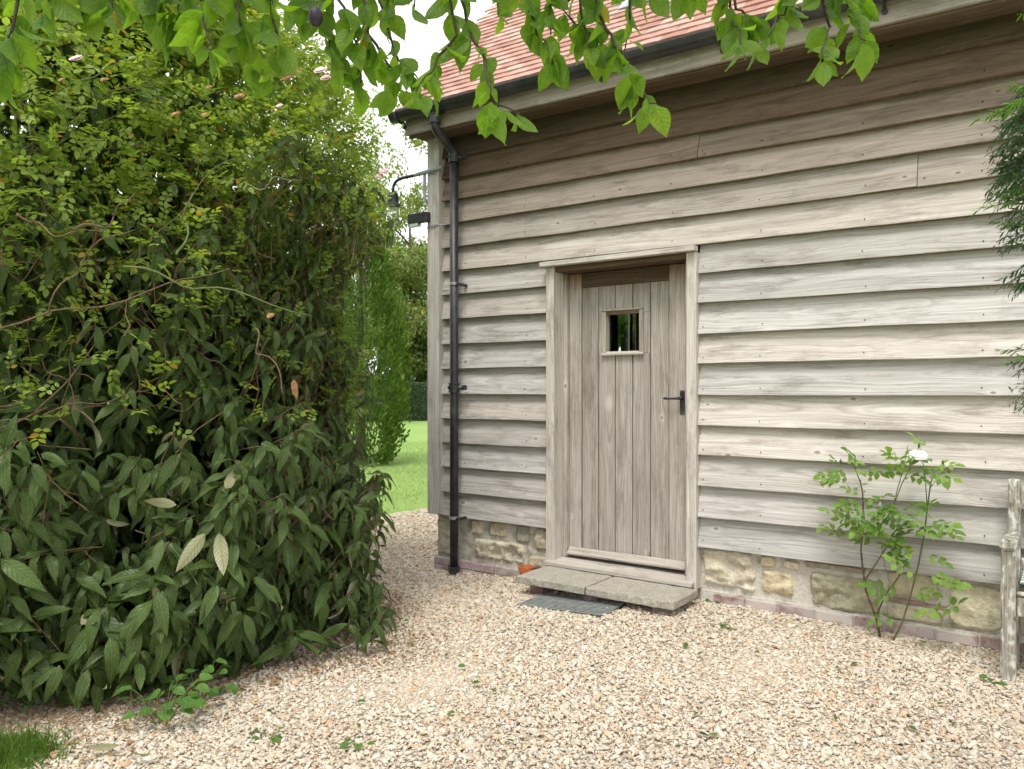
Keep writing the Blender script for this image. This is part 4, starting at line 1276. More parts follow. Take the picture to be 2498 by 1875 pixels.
# inner layers (stay dark)
th, z, k = vib_shoots(900, 0.62, 0.92, 2.3)
keep = (z < 1.05) | (th > 0.35) | (k < 0.74) | (rng.random(len(z)) < 0.25); grow(th[keep], z[keep], k[keep], 0.18, (2, 4))
th, z, k = vib_shoots(700, 0.25, 0.60, 2.6); grow(th, z, k, 0.27, (2, 4))
th, z, k = vib_shoots(800, 0.15, 0.80, 4.1, False, 2.0); grow(th, z, k, 0.22, (2, 4))
th = rng.uniform(-1.1, 0.1, 55); z = rng.uniform(0.12, 0.75, 55); k = rng.uniform(1.0, 1.07, 55); grow(th, z, k, 0.20, (2, 4))
th = rng.uniform(-1.9, -0.5, 380); z = rng.uniform(0.9, 2.3, 380); k = rng.uniform(0.2, 0.8, 380); grow(th, z, k, 0.24, (2, 4))
th, z, k = vib_shoots(620, 0.55, 1.0, 2.1, False); grow(th, z, k, 0.17, (2, 3))
pos, Ld, Nd, sz = np.array(pos), np.array(Ld), np.array(Nd), np.array(sz)
ok = pos[:, 2] - 0.12 > -0.10
pos, Ld, Nd, sz = pos[ok], Ld[ok], Nd[ok], sz[ok]
B = basis(Ld, Nd); which = rng.integers(0, len(VIB_T), len(pos))
tipz = pos[:, 2] + Ld[:, 2] / np.linalg.norm(Ld, axis=1) * sz
fix = tipz < 0.01
Ld[fix, 2] = 0.05; B = basis(Ld, Nd)
idx = front_most(pos + B[:, :, 1] * sz[:, None] * 0.5, sz, 30, 296)
sel = np.zeros(len(pos), bool); sel[idx] = True
VIB_ME = [template_mesh('viburnum_leaf', t, M['vib']) for t in VIB_T]
leaf_objects(VIB_ME, which[sel], pos[sel], B[sel], sz[sel], vib)
for (b0, t0, dp, up_) in (((500, 1302), (432, 1386), 2.86, 1), ((534, 1300), (546, 1404), 2.88, 1), ((430, 1232), (355, 1218), 2.95, 1)):   # leaves turned pale side out
    q0, q1 = np.array(at_depth(*b0, dp)), np.array(at_depth(*t0, dp - 0.03))
    leaf_objects(VIB_ME, [int(rng.integers(0, 12))], q0[None], basis((q1 - q0)[None], q0[None] - np.array([[0, 0, CAM_H]]) + np.array([[0, 0, 0.3]])), [float(np.linalg.norm(q1 - q0)) * 1.05], vib)
q0, q1 = np.array(at_depth(716, 925, 3.35)), np.array(at_depth(722, 975, 3.33))
leaf_objects([template_mesh('dead_leaf', VIB_T[0], M['dryleaf'])], [0], q0[None], basis((q1 - q0)[None], np.array([[0.5, -0.6, 0.3]])), [0.09], vib)
o = merge_leaves('foliage', VIB_T, pos[~sel], B[~sel], sz[~sel], M['vib'], vib, which=which[~sel]); tag(o, kind='stuff')
sb = MB()
for a, b, c in stems[:1500]: sb.tube([a, (np.array(a) + b) / 2 + rng.normal(0, 0.015, 3), b, c], [0.0035, 0.003, 0.0025, 0.0018], 5, False)
o = sb.build('shoots', M['shoot'], vib, smooth=True); tag(o, kind='stuff')
n_vib = len(pos)
# main branches
for i in range(26):
    th_ = rng.uniform(-1.3, 1.7); z1 = rng.uniform(0.6, 2.3)
    p0 = np.array([BC[0] + rng.uniform(-.5, .5), BC[1] + rng.uniform(-.5, .5), -0.05]); p1 = bush_pt(np.array(th_), np.array(z1), rng.uniform(0.8, 0.95))
    mid = (p0 + p1) / 2 + np.array([0, 0, rng.uniform(0.1, 0.5)]) + rng.normal(0, 0.1, 3)
    pts = [tuple(p0 * (1 - t) ** 2 + 2 * mid * t * (1 - t) + p1 * t * t + rng.normal(0, 0.012, 3)) for t in np.linspace(0, 1, 9)]
    MB().tube(pts, np.linspace(0.022, 0.005, 9), 6).build('branch', M['canebrown'], vib, smooth=True)

# ---- rambling rose over the top
rose = thing('rambling_rose', 'tangled rambling rose with small bright leaves sprawling over the top of the shrub', 'rose', (BC[0] - 0.3, BC[1] + 0.3, 0))
def compound(pos, axis, nrm, n_pairs, lsz):
    """leaflets of pinnate leaves -> arrays"""
    P_, L_, N_, S_ = [], [], [], []
    A = unit(axis); Nn = nrm - (nrm * A).sum(1, keepdims=True) * A; Nn = unit(Nn); Sd = np.cross(A, Nn)
    for j in range(n_pairs):
        q = pos + A * (lsz * (0.55 + 0.75 * j))[:, None]
        for s in (-1, 1):
            P_.append(q); L_.append(Sd * s * 0.9 + A * 0.45 + rng.normal(0, 0.15, q.shape)); N_.append(Nn + rng.normal(0, 0.25, q.shape)); S_.append(lsz * rng.uniform(0.8, 1.1, len(q)))
    q = pos + A * (lsz * (0.55 + 0.75 * (n_pairs - 1) + 0.35))[:, None]
    P_.append(q); L_.append(A + rng.normal(0, 0.1, q.shape)); N_.append(Nn + rng.normal(0, 0.2, q.shape)); S_.append(lsz * 1.15)
    return np.concatenate(P_), np.concatenate(L_), np.concatenate(N_), np.concatenate(S_)

def rose_leaves(n, zlo, zhi, k0, k1, thr):
    th = rng.uniform(*thr, n); z = zlo + (zhi - zlo) * rng.random(n) ** 0.85
    p = bush_pt(th, z, 1.0); k = rng.uniform(k0, k1, n)
    p[:, :2] = BC + (p[:, :2] - BC) * k[:, None]
    out = np.stack([np.cos(th), np.sin(th), np.full(n, 0.4)], 1)
    ax = out * 0.6 + rng.normal(0, 0.7, (n, 3)); nr = np.array([0, 0, 1.0]) + out * 0.35 + rng.normal(0, 0.35, (n, 3))
    return p, ax, nr
p1, a1, n1 = rose_leaves(8200, 1.75, 4.45, 0.90, 1.06, (-1.5, 1.95))
dens = np.clip((p1[:, 2] - 1.85) / 0.6, 0.07, 1.0)
kp = rng.random(len(p1)) < dens
p1, a1, n1 = p1[kp], a1[kp], n1[kp]
p2, a2, n2 = rose_leaves(3200, 1.9, 4.4, 0.40, 0.92, (-1.7, 2.2))
p3, a3, n3 = rose_leaves(1200, 2.2, 4.3, 0.85, 1.05, (2.0, 4.7))
# trailing sprays on the side facing the barn
p4, a4, n4 = rose_leaves(520, 1.1, 2.4, 0.98, 1.07, (0.75, 1.75))
p5, a5, n5 = rose_leaves(420, 1.2, 2.1, 0.95, 1.06, (-1.4, 0.9)); p4 = np.concatenate([p4, p5]); a4 = np.concatenate([a4, a5]); n4 = np.concatenate([n4, n5])
p = np.concatenate([p1, p2, p3, p4]); ax = np.concatenate([a1, a2, a3, a4]); nr = np.concatenate([n1, n2, n3, n4])
lsz = rng.uniform(0.024, 0.046, len(p)); lsz[len(p1):len(p1) + len(p2)] *= 1.6
P_, L_, N_, S_ = compound(p, ax, nr, 3, lsz)
Bz = basis(L_, N_); rn = np.tile(rng.random(len(p)), 7) * 0.7 + rng.random(len(P_)) * 0.3
wz = rng.integers(0, 3, len(P_))
ix = front_most(P_, S_, 24, 300); sel = np.zeros(len(P_), bool); sel[ix] = True
ROSE_ME = [template_mesh('leaflet', t, M['roseleaf']) for t in ROSE_T]
leaf_objects(ROSE_ME, wz[sel], P_[sel], Bz[sel], S_[sel], rose, 'leaflet')
o = merge_leaves('foliage', ROSE_T, P_[~sel], Bz[~sel], S_[~sel], M['roseleaf'], rose, rn[~sel], wz[~sel]); tag(o, kind='stuff')
# canes: arching tangle, thick in the gap between the two plants
def cane(p0, p1, sag, r, mat, wig=0.05):
    p0, p1 = np.array(p0), np.array(p1)
    mid = (p0 + p1) / 2 + np.array([rng.normal(0, .1), rng.normal(0, .1), sag])
    ph = rng.uniform(0, 6, 3)
    pts = []
    for t in np.linspace(0, 1, 14):
        q = p0 * (1 - t) ** 2 + 2 * mid * t * (1 - t) + p1 * t * t
        q = q + wig * np.array([math.sin(t * 9 + ph[0]), math.sin(t * 7 + ph[1]), math.sin(t * 11 + ph[2])]) * t * (1 - t) * 2
        pts.append(tuple(q))
    return MB().tube(pts, np.linspace(r, r * 0.45, 14), 5).build('cane', mat, rose, smooth=True)
for i in range(230):
    t0 = rng.uniform(-1.4, 1.5); z0 = rng.uniform(1.2, 2.6)
    t1 = t0 + rng.normal(0, 0.28); z1 = z0 + rng.uniform(-0.35, 0.75)
    a = bush_pt(np.array(t0), np.array(z0), rng.uniform(0.80, 0.99)); b = bush_pt(np.array(t1), np.array(z1), rng.uniform(0.9, 1.04))
    cane(a, b, rng.uniform(-0.05, 0.22), rng.uniform(0.0022, 0.0055), M['canebrown'] if rng.random() < 0.62 else M['canegreen'])
# the long green canes that cross the dark gap
for (a, b, sg, r) in [((0, 800, 3.15), (560, 655, 3.3), 0.02, 0.0045), ((300, 650, 3.25), (760, 770, 3.4), 0.05, 0.0052), ((430, 620, 3.3), (470, 470, 3.35), 0.0, 0.006),
                      ((120, 760, 3.1), (330, 560, 3.2), 0.04, 0.004), ((40, 520, 3.2), (250, 560, 3.2), -0.08, 0.005), ((180, 560, 3.2), (330, 470, 3.3), -0.06, 0.005), ((600, 470, 3.5), (730, 440, 3.6), 0, 0.006), ((620, 800, 3.5), (690, 960, 3.4), 0.06, 0.005)]:
    cane(at_depth(*a), at_depth(*b), sg, r, M['canegreen'] if r > 0.005 else M['canebrown'], 0.05)
for i in range(14):   # stout stems from the ground
    p0 = np.array([BC[0] + rng.uniform(-.9, .6), BC[1] + rng.uniform(-.6, .8), -0.05]); p1 = bush_pt(np.array(rng.uniform(-1.4, 2.0)), np.array(rng.uniform(2.2, 3.5)), 0.8)
    cane(p0, p1, 0.3, rng.uniform(0.008, 0.016), M['canebrown'], 0.1)

def blossom(c, r, mat, parent, name='flower', petals=9, up=Vector((0.3, -0.6, 0.7)), tilt=0.5):
    m = MB(); up = up.normalized(); a = up.orthogonal().normalized(); b = up.cross(a)
    for ring, (n, rr, el) in enumerate(((petals, 1.0, 0.25), (petals - 2, 0.8, 0.6), (petals - 4, 0.5, 1.0))):
        for k in range(max(3, n)):
            q = 2 * math.pi * (k + ring * 0.5) / max(3, n) + random.uniform(-.15, .15)
            d = (a * math.cos(q) + b * math.sin(q)); s = up.cross(d)
            e = el + random.uniform(-.15, .15)
            o_ = Vector(c)
            P1 = o_ + (d * math.cos(e) + up * math.sin(e)) * r * rr * 0.55; P2 = o_ + (d * math.cos(e * .6) + up * math.sin(e * .6)) * r * rr
            w = r * 0.42
            n0 = len(m.v)
            m.v += [tuple(o_), tuple(P1 - s * w), tuple(P1 + s * w), tuple(P2 - s * w * .7), tuple(P2 + s * w * .7 - up * r * .06), tuple(P2 + d * r * .12)]
            m.f += [(n0, n0 + 2, n0 + 1), (n0 + 1, n0 + 2, n0 + 4, n0 + 3), (n0 + 3, n0 + 4, n0 + 5)]
    return m.build(name, mat, parent, smooth=True)
for (fx, fy, dp, r, mt) in [(186, 143, 3.25, 0.026, 'pinkpetal'), (782, 172, 4.3, 0.035, 'pinkpetal'), (795, 190, 4.4, 0.03, 'pinkpetal'), (682, 258, 3.9, 0.018, 'pinkpetal'), (938, 418, 5.0, 0.032, 'pinkpetal'), (925, 430, 5.0, 0.026, 'pinkpetal'),
                            (700, 165, 3.9, 0.04, 'deadflower'), (690, 180, 3.9, 0.035, 'deadflower'), (715, 180, 3.9, 0.035, 'deadflower'), (700, 190, 3.88, 0.03, 'deadflower'), (430, 278, 3.4, 0.018, 'deadflower'), (500, 280, 3.4, 0.015, 'deadflower'), (255, 195, 3.3, 0.016, 'deadflower'), (150, 195, 3.2, 0.012, 'deadflower'), (585, 235, 3.5, 0.022, 'deadflower'), (660, 770, 3.4, 0.016, 'deadflower'), (510, 213, 3.4, 0.015, 'deadflower')]:
    blossom(at_depth(fx, fy, dp - 0.05), r, M[mt], rose, 'flower' if mt == 'pinkpetal' else 'spent_flower')

# ================================================================== WALL ROSE
wr = thing('rose_bush', 'young rose with one white flower growing against the stone plinth', 'rose', (-0.90, 4.77, 0.0))
WYr = 4.79
def wp(px, py, Y=WYr): return on_plane(px, py, Y)
stems_px = [([(2150, 1566), (2138, 1510), (2112, 1440), (2104, 1385), (2100, 1340), (2104, 1300), (2106, 1250), (2104, 1200), (2098, 1170)], 0.0065, 'canebrown'),
            ([(2139, 1500), (2160, 1450), (2190, 1410), (2215, 1360)], 0.005, 'canebrown'),
            ([(2110, 1415), (2140, 1370), (2165, 1330), (2190, 1285)], 0.0045, 'canegreen'),
            ([(2105, 1305), (2140, 1290), (2165, 1260), (2185, 1220), (2200, 1180), (2225, 1130), (2245, 1080)], 0.004, 'canegreen'),
            ([(2172, 1574), (2200, 1520), (2222, 1450), (2240, 1380), (2255, 1300), (2262, 1240), (2270, 1180), (2280, 1150)], 0.0055, 'canegreen'),
            ([(2180, 1285), (2178, 1240), (2190, 1190), (2205, 1140), (2215, 1085)], 0.003, 'canegreen'),
            ([(2100, 1180), (2085, 1140), (2062, 1090)], 0.003, 'canegreen'), ([(2104, 1310), (2072, 1270), (2060, 1230)], 0.003, 'canegreen'),
            ([(2262, 1240), (2258, 1180), (2252, 1130), (2248, 1095)], 0.003, 'canegreen'), ([(2270, 1190), (2290, 1160), (2312, 1150)], 0.002, 'canegreen'),
            ([(2150, 1330), (2160, 1390), (2185, 1395)], 0.0022, 'canegreen'), ([(2243, 1085), (2245, 1100), (2248, 1130)], 0.002, 'canegreen')]
for pts, r, mt in stems_px:
    MB().tube([wp(x, y, WYr + 0.02 * math.sin(i * 1.3 + x)) for i, (x, y) in enumerate(pts)], np.linspace(r, r * 0.6, len(pts)), 6).build('stem', M[mt], wr, smooth=True)
clusters = [(2040, 1140, 0, 5), (2060, 1120, 1, 5), (2075, 1160, -1, 6), (2045, 1165, -1, 4), (2090, 1190, 1, 5), (2110, 1140, 1, 5), (2140, 1150, 0, 5), (2165, 1148, 1, 5), (2190, 1165, 0, 5), (2205, 1150, 1, 5), (2235, 1120, 0, 5), (2262, 1135, 1, 6), (2285, 1130, 1, 5), (2100, 1220, -1, 5), (2130, 1212, 1, 5), (2155, 1230, 0, 5), (2120, 1250, -1, 6), (2085, 1265, -1, 5),
            (2065, 1290, -1, 5), (2110, 1275, 0, 6), (2140, 1265, 0, 6), (2160, 1275, 1, 6), (2185, 1260, 1, 5), (2120, 1300, 1, 5), (2150, 1300, -1, 6), (2175, 1300, 1, 5), (2205, 1240, 1, 5), (2225, 1235, 1, 4), (2135, 1320, -1, 5), (2165, 1330, 0, 5), (2190, 1330, 1, 4), (2045, 1250, -1, 3), (2230, 1290, 1, 4), (2255, 1270, -1, 5), (2280, 1285, 1, 5), (2300, 1295, 1, 4), (2215, 1345, -1, 4),
            (2235, 1360, -1, 5), (2255, 1350, 1, 4), (2235, 1400, 0, 6), (2265, 1400, 1, 6), (2290, 1410, 1, 5), (2200, 1430, -1, 5), (2230, 1440, 1, 4), (2170, 1440, -1, 4), (2180, 1500, -1, 5), (2225, 1490, 1, 4), (2270, 1500, 1, 6), (2230, 1095, 0, 4), (2250, 1098, -1, 4), (2195, 1120, -1, 4)]
WR_ME = [template_mesh('leaflet', t, M['wallrose']) for t in ROSE_T]
clusters += [(x + random.uniform(-24, 24), y + random.uniform(-16, 22), random.choice((-1, 0, 1)), n_) for (x, y, s_, n_) in clusters if y < 1345 for _ in range(1)]
for (x, y, sdir, nlf) in clusters:
    big = y > 1330
    dark = x > 2190 and y > 1220
    c = wp(x, y, WYr - random.uniform(-0.02, 0.10))
    axis = np.array([[0.6 * sdir + random.uniform(-.4, .4), random.uniform(-0.7, 0.0), random.uniform(-0.3, 0.35)]])
    nrm = np.array([[random.uniform(-.3, .3), random.uniform(-0.9, -0.2), 0.9]])
    ls = np.array([random.uniform(0.056, 0.070) if big else random.uniform(0.042, 0.060)])
    pp, ll, nn_, ss = compound(np.array([c]), axis, nrm, 2 if nlf < 6 else 3, ls)
    bb = basis(ll, nn_)
    V = []; 
    w_ = rng.integers(0, 3, len(pp))
    o = merge_leaves('leaf', ROSE_T, pp, bb, ss, M['wallrose'], wr, rnd=np.full(len(pp), 0.05 if dark else random.uniform(0.2, 1.0)))
blossom(wp(2238, 1112, WYr - 0.17), 0.046, M['petal'], wr, 'flower', 11, Vector((0.15, -0.45, 0.85)))
for (x, y) in [(2242, 1086), (2051, 1125), (2102, 1138), (2300, 1128), (2315, 1150), (2282, 1172), (2072, 1233), (2147, 1230)]:
    c = wp(x, y, WYr - 0.02)
    MB().lathe([(0.001, -0.012), (0.006, -0.006), (0.007, 0.002), (0.004, 0.010), (0.001, 0.016)], c, 8).build('bud', M['petal'] if x in (2282, 2147) else M['canegreen'], wr, smooth=True)

# ================================================================== PLUM TREE (branches overhead)
plum = thing('plum_tree', 'plum tree whose leafy twigs hang into the top of the view', 'tree', (1.3, -1.1, 0))
MB().tube([(1.3, -1.1, -0.05), (1.28, -1.08, 0.7), (1.2, -1.0, 1.5), (1.05, -0.85, 2.1)], [0.13, 0.105, 0.09, 0.08], 12).build('trunk', M['bark'], plum, smooth=True)
limbs = [[(1.05, -0.85, 2.1), (0.55, -0.1, 2.45), (0.0, 0.6, 2.55), (-0.45, 1.15, 2.50), (-0.75, 1.75, 2.45)],
         [(1.05, -0.85, 2.1), (0.4, -0.5, 2.5), (-0.5, 0.0, 2.65), (-1.3, 0.6, 2.62), (-1.9, 1.15, 2.60)],
         [(0.0, 0.6, 2.55), (-0.6, 1.0, 2.58), (-1.1, 1.35, 2.64), (-1.55, 1.65, 2.72)],
         [(1.05, -0.85, 2.1), (1.0, 0.2, 2.4), (0.5, 1.1, 2.5), (0.05, 1.7, 2.42)]]
limb_pts = []
for lp in limbs:
    lp = [Vector(p) for p in lp]
    dense = []
    for a, b in zip(lp[:-1], lp[1:]):
        for k in range(6): dense.append(a.lerp(b, k / 6) + Vector((rng.normal(0, .008), rng.normal(0, .008), rng.normal(0, .012))))
    dense.append(lp[-1]); limb_pts += dense
    MB().tube(dense, np.linspace(0.045, 0.012, len(dense)), 8).build('limb', M['bark'], plum, smooth=True)
D_ = 2498 / 2212
tw = [  # twigs: (polyline in picture positions, depth, leaf count)
 ([(60, -70), (25, 50), (12, 120)], 1.20, 9), ([(120, -70), (95, 20)], 1.30, 6), ([(165, -70), (185, 20)], 1.35, 6), ([(240, -70), (245, 10)], 1.35, 5), ([(330, -80), (345, 30)], 1.28, 8), ([(300, -80), (290, -5)], 1.4, 5), ([(400, -80), (385, 20), (400, 60)], 1.35, 8),
 ([(470, -80), (440, 40), (455, 100)], 1.28, 9), ([(520, -80), (520, 40), (540, 120)], 1.32, 10), ([(570, -70), (600, 60), (590, 140)], 1.36, 10), ([(640, -80), (650, 20)], 1.42, 7), ([(650, -60), (700, 50), (735, 120)], 1.40, 10), ([(700, -80), (760, 40), (785, 150)], 1.42, 12),
 ([(760, -80), (800, 60), (845, 130), (860, 190)], 1.42, 14), ([(830, -80), (840, 20)], 1.5, 6), ([(800, -60), (850, 90), (905, 160)], 1.5, 11), ([(900, -80), (890, 10)], 1.5, 4), ([(950, -80), (985, 60), (940, 120), (900, 170)], 1.48, 12), ([(985, -80), (1010, 40), (1045, 110), (1065, 190), (1120, 215)], 1.42, 16), ([(1060, -80), (1080, 20)], 1.5, 6),
 ([(1120, -80), (1150, 40), (1195, 120)], 1.48, 11), ([(1180, -80), (1190, 60)], 1.45, 7), ([(1240, -80), (1260, 40), (1275, 90)], 1.5, 9), ([(1270, -80), (1310, 50), (1350, 120), (1385, 170), (1420, 195)], 1.46, 17), ([(1215, 10), (1290, 90)], 1.5, 6), ([(1370, -90), (1360, 30), (1350, 90)], 1.55, 5), ([(1400, -90), (1410, -10)], 1.5, 3),
 ([(1480, -90), (1490, -20)], 1.45, 4), ([(1560, -80), (1580, 20), (1600, 80)], 1.46, 10), ([(1590, 0), (1640, 70)], 1.48, 7), ([(1690, -80), (1700, 0), (1665, 60)], 1.5, 8), ([(1760, -80), (1790, 40), (1775, 110)], 1.42, 11), ([(1800, -60), (1850, 50), (1865, 75)], 1.40, 8), ([(1850, -80), (1850, 0)], 1.45, 5)]
pp, ll, nn_, ss = [], [], [], []
for pts, dep, nlf in tw:
    P3 = [at_depth(x * D_, (y if y < 0 else y * 1.10 + 8) * D_, dep + 0.06 * i * random.uniform(-1, 1)) for i, (x, y) in enumerate(pts)]
    near = min(limb_pts, key=lambda q: (q - P3[0]).length)
    full = [near, near.lerp(P3[0], 0.5) + Vector((0, 0, 0.05))] + P3
    dense = []
    for a, b in zip(full[:-1], full[1:]):
        for k in range(4): dense.append(a.lerp(b, k / 4))
    dense.append(full[-1])
    dense = [d + Vector((rng.normal(0, .003), rng.normal(0, .003), rng.normal(0, .003))) for d in dense]
    MB().tube(dense, np.linspace(0.0055, 0.0013, len(dense)), 5).build('twig', M['twig'], plum, smooth=True)
    vis3 = dense[8:]
    nlf = int(nlf * (2.1 if pts[0][0] < 720 else 1.5 if pts[0][0] < 1000 else 1.9))
    for k in range(nlf):
        t = (k + random.random()) / nlf * (len(vis3) - 1); a = int(t); q = vis3[a].lerp(vis3[min(a + 1, len(vis3) - 1)], t - a)
        L = np.array([random.uniform(-.75, .75), random.uniform(-.6, .6), -random.uniform(0.35, 1.2)])
        tocam = np.array([-q.x, -q.y, CAM_H - q.z]); tocam /= np.linalg.norm(tocam)
        N = tocam * random.uniform(-0.2, 1.0) + np.array([0, 0, 0.35]) + rng.normal(0, 0.42, 3)
        if random.random() < 0.55: N = -N
        pp.append(np.array(q) + L / np.linalg.norm(L) * 0.008); ll.append(L); nn_.append(N); ss.append(random.uniform(0.034, 0.066) * (0.95 if dep > 1.45 and pts[0][0] > 1200 else 1.0))
pp, ll, nn_, ss = map(np.array, (pp, ll, nn_, ss))
bb = basis(ll, nn_); wq = rng.integers(0, len(PLUM_T), len(pp))
PL_ME = [template_mesh('plum_leaf', t, M['plumleaf']) for t in PLUM_T]
ordx = front_most(pp, ss, 6, 300); sel = np.zeros(len(pp), bool); sel[ordx] = True
leaf_objects(PL_ME, wq[sel], pp[sel], bb[sel], ss[sel], plum)
# crown above the view, seen only from elsewhere but shading the shrub side
nC = 1500
cp = np.stack([rng.normal(-0.5, 0.8, nC), rng.normal(0.2, 0.7, nC), rng.normal(2.95, 0.25, nC)], 1)
cxp, cyp, cdp = project(cp)
kp = (cyp < -140) | (cdp < 0.15)
cp = cp[kp]
cl_ = rng.normal(0, 0.6, cp.shape) + np.array([0, 0, -0.8]); cn = rng.normal(0, 0.5, cp.shape) + np.array([0, 0, 1.0])
P2 = np.concatenate([cp, pp[~sel]]); B2 = np.concatenate([basis(cl_, cn), bb[~sel]]); S2 = np.concatenate([rng.uniform(0.05, 0.085, len(cp)), ss[~sel]])
o = merge_leaves('crown', PLUM_T, P2, B2, S2, M['plumleaf'], plum); tag(o, kind='stuff')
pc = at_depth(770, 40, 1.36)
MB().lathe([(0.001, -0.016), (0.008, -0.014), (0.0125, -0.004), (0.012, 0.006), (0.007, 0.014), (0.002, 0.015)], pc, 16).build('plum', M['plum'], plum, smooth=True)
MB().tube([pc + Vector((0, 0, 0.014)), pc + Vector((0.004, 0, 0.045))], 0.0012, 5).build('fruit_stalk', M['canegreen'], plum)

# ================================================================== YEW at the right edge
yew = thing('yew_tree', 'dark yew with fresh green tips reaching in from the right', 'yew', (1.35, 2.75, 0))
MB().tube([(1.35, 2.75, -0.05), (1.34, 2.74, 1.0), (1.32, 2.72, 2.2), (1.30, 2.7, 3.2)], [0.12, 0.10, 0.07, 0.03], 10).build('trunk', M['bark'], yew, smooth=True)
def yew_spray(p0, d, length, mat, n=None, nl=0.032):
    d = np.array(d) / np.linalg.norm(d)
    up = np.array([0, 0, 1.0]); a = np.cross(d, up); a /= np.linalg.norm(a) + 1e-9; b = np.cross(a, d)
    n = n or int(length / 0.0042)
    t = (np.arange(n) + rng.random(n)) / n
    sag = -0.25 * length * t ** 2
    pos = np.array(p0) + d * (t * length)[:, None] + up * sag[:, None]
    s = np.where(np.arange(n) % 2, 1, -1)[:, None]
    L = a * s * rng.uniform(0.7, 1.0, (n, 1)) + d * 0.75 + b * rng.normal(0, 0.35, (n, 1)) + up * rng.normal(-0.1, 0.25, (n, 1))
    N = b + rng.normal(0, 0.3, (n, 3))
    sz_ = nl * rng.uniform(0.75, 1.1, n) * np.clip(1.25 - t * 0.6, 0.5, 1)
    return pos, L, N, sz_
NEED = [leaf_template(lambda t: 0.088 * (1 - max(0, t - 0.75) / 0.27) * (0.5 if t < 0.05 else 1), 3, 0.1, 0.25, 0, 0, 0, 90)]
def add_spray(p0, d, length, mat, name='branchlet'):
    pos, L, N, s_ = yew_spray(p0, d, length, mat)
    o = merge_leaves(name, NEED, pos, basis(L, N), s_, mat, yew)
    return o
# sprays by where they show: (picture position of the tip region, direction, kind)
YD = 2.0
def yp(px, py, dd=0.0): return at_depth(px, py, YD + dd)
tips = []
for k in range(92):      # main dark mass, upper
    y = random.uniform(250, 590); edge = 2440 - 22 * math.sin((y - 250) / 340 * 3.1) + random.uniform(-14, 40)
    tips.append((edge, y, 'd'))
for k in range(34): tips.append((random.uniform(2470, 2540), random.uniform(190, 330), 'd'))
for k in range(38): tips.append((random.uniform(2455, 2540), random.uniform(820, 1000), 'd'))
for k in range(12): tips.append((random.uniform(2415, 2500), random.uniform(655, 690), 'd'))
for k in range(4): tips.append((random.uniform(2490, 2530), random.uniform(725, 760), 'n'))
for (x, y) in [(2377, 272), (2395, 268), (2420, 255), (2452, 196), (2380, 492), (2410, 470), (2425, 445), (2440, 455), (2430, 520), (2435, 838), (2450, 860), (2490, 10), (2470, 300), (2480, 350), (2445, 420), (2490, 430)]: tips.append((x, y, 'n'))
for (x, y, kd) in tips:
    dd = random.uniform(-0.15, 0.2)
    tip = yp(x, y, dd)
    d = Vector((-0.9, random.uniform(-0.5, 0.3), random.uniform(-0.15, 0.55) if kd == 'n' else random.uniform(-0.5, 0.3))).normalized()
    ln = random.uniform(0.07, 0.12) if kd == 'n' else random.uniform(0.09, 0.15)
    add_spray(tip - d * ln, d, ln, M['yewnew'] if kd == 'n' else M['yewdark'])
# branches that carry them, and the rest of the crown out of view
for (x, y) in [(2470, 300), (2460, 420), (2470, 540), (2440, 670), (2480, 760), (2470, 880), (2480, 960), (2490, 230)]:
    e = yp(x + 60, y, 0.05); s0 = Vector((1.33, 2.73, e.z + random.uniform(-0.1, 0.25)))
    MB().tube([s0, s0.lerp(e, 0.5) + Vector((0, 0, 0.06)), e], [0.016, 0.009, 0.003], 6).build('branch', M['twig'], yew, smooth=True)
pos_l = []
n = 520
yc = np.stack([rng.normal(1.25, 0.42, n), rng.normal(2.75, 0.45, n), rng.uniform(1.2, 3.1, n)], 1)
qx, qy, qd = project(yc); yc = yc[qx > 2600]
A_ = [yew_spray(c, unit(np.array([rng.normal(), rng.normal(), rng.normal(0, .4)])), 0.16, None, 26, 0.028) for c in yc]
pos, L, N, s_ = (np.concatenate([a[i] for a in A_]) for i in range(4))
o = merge_leaves('crown', NEED, pos, basis(L, N), s_, M['yewdark'], yew); tag(o, kind='stuff')

# ================================================================== BACKGROUND: thuja, trees, hedge, grass
def blob_leaves(c, rad, n, size, shell=0.5):
    d = unit(rng.normal(0, 1, (n, 3))); r = rng.random(n) ** (1 / 3) * (1 - shell) + shell
    p = np.array(c) + d * r[:, None] * np.array(rad)
    return p, d

LZ = -0.115
def thuja(px, dep, rad, h, label):
    b = at_depth(px, 947, dep); b.z = LZ
    t = thing('conifer', label, 'conifer', tuple(b))
    MB().tube([(b.x, b.y, LZ - .05), (b.x, b.y, LZ + h * 0.8)], [0.12, 0.03], 8).build('trunk', M['bark'], t)
    n = 17000
    z = rng.random(n) ** 0.9 * h; th = rng.uniform(0, 6.283, n)
    rr = rad * np.interp(z / h, [0, 0.06, 0.25, 0.6, 0.85, 1.0], [0.62, 0.82, 1.0, 0.90, 0.5, 0.03]) * rng.uniform(0.72, 1.06, n) * (1 + 0.12 * np.sin(th * 7 + z * 4) + 0.08 * np.sin(th * 13 - z * 7))
    p = np.stack([b.x + rr * np.cos(th), b.y + rr * np.sin(th), LZ + z], 1)
    out = np.stack([np.cos(th), np.sin(th), np.zeros(n)], 1)
    L = out * 0.5 + np.array([0, 0, 0.9]) + rng.normal(0, 0.35, (n, 3)); tg = np.cross(out, [0, 0, 1.0]); N = tg + out * rng.normal(0, 0.7, (n, 1))
    o = merge_leaves('crown', [leaf_template(lambda t: 0.16 * math.sin(math.pi * (0.1 + 0.85 * t)), 2, 0.2, -0.2, 0.05, 0.4, 0, 5)], p, basis(L, N), rng.uniform(0.055, 0.125, n), M['thuja'], t)
    tag(o, kind='stuff')
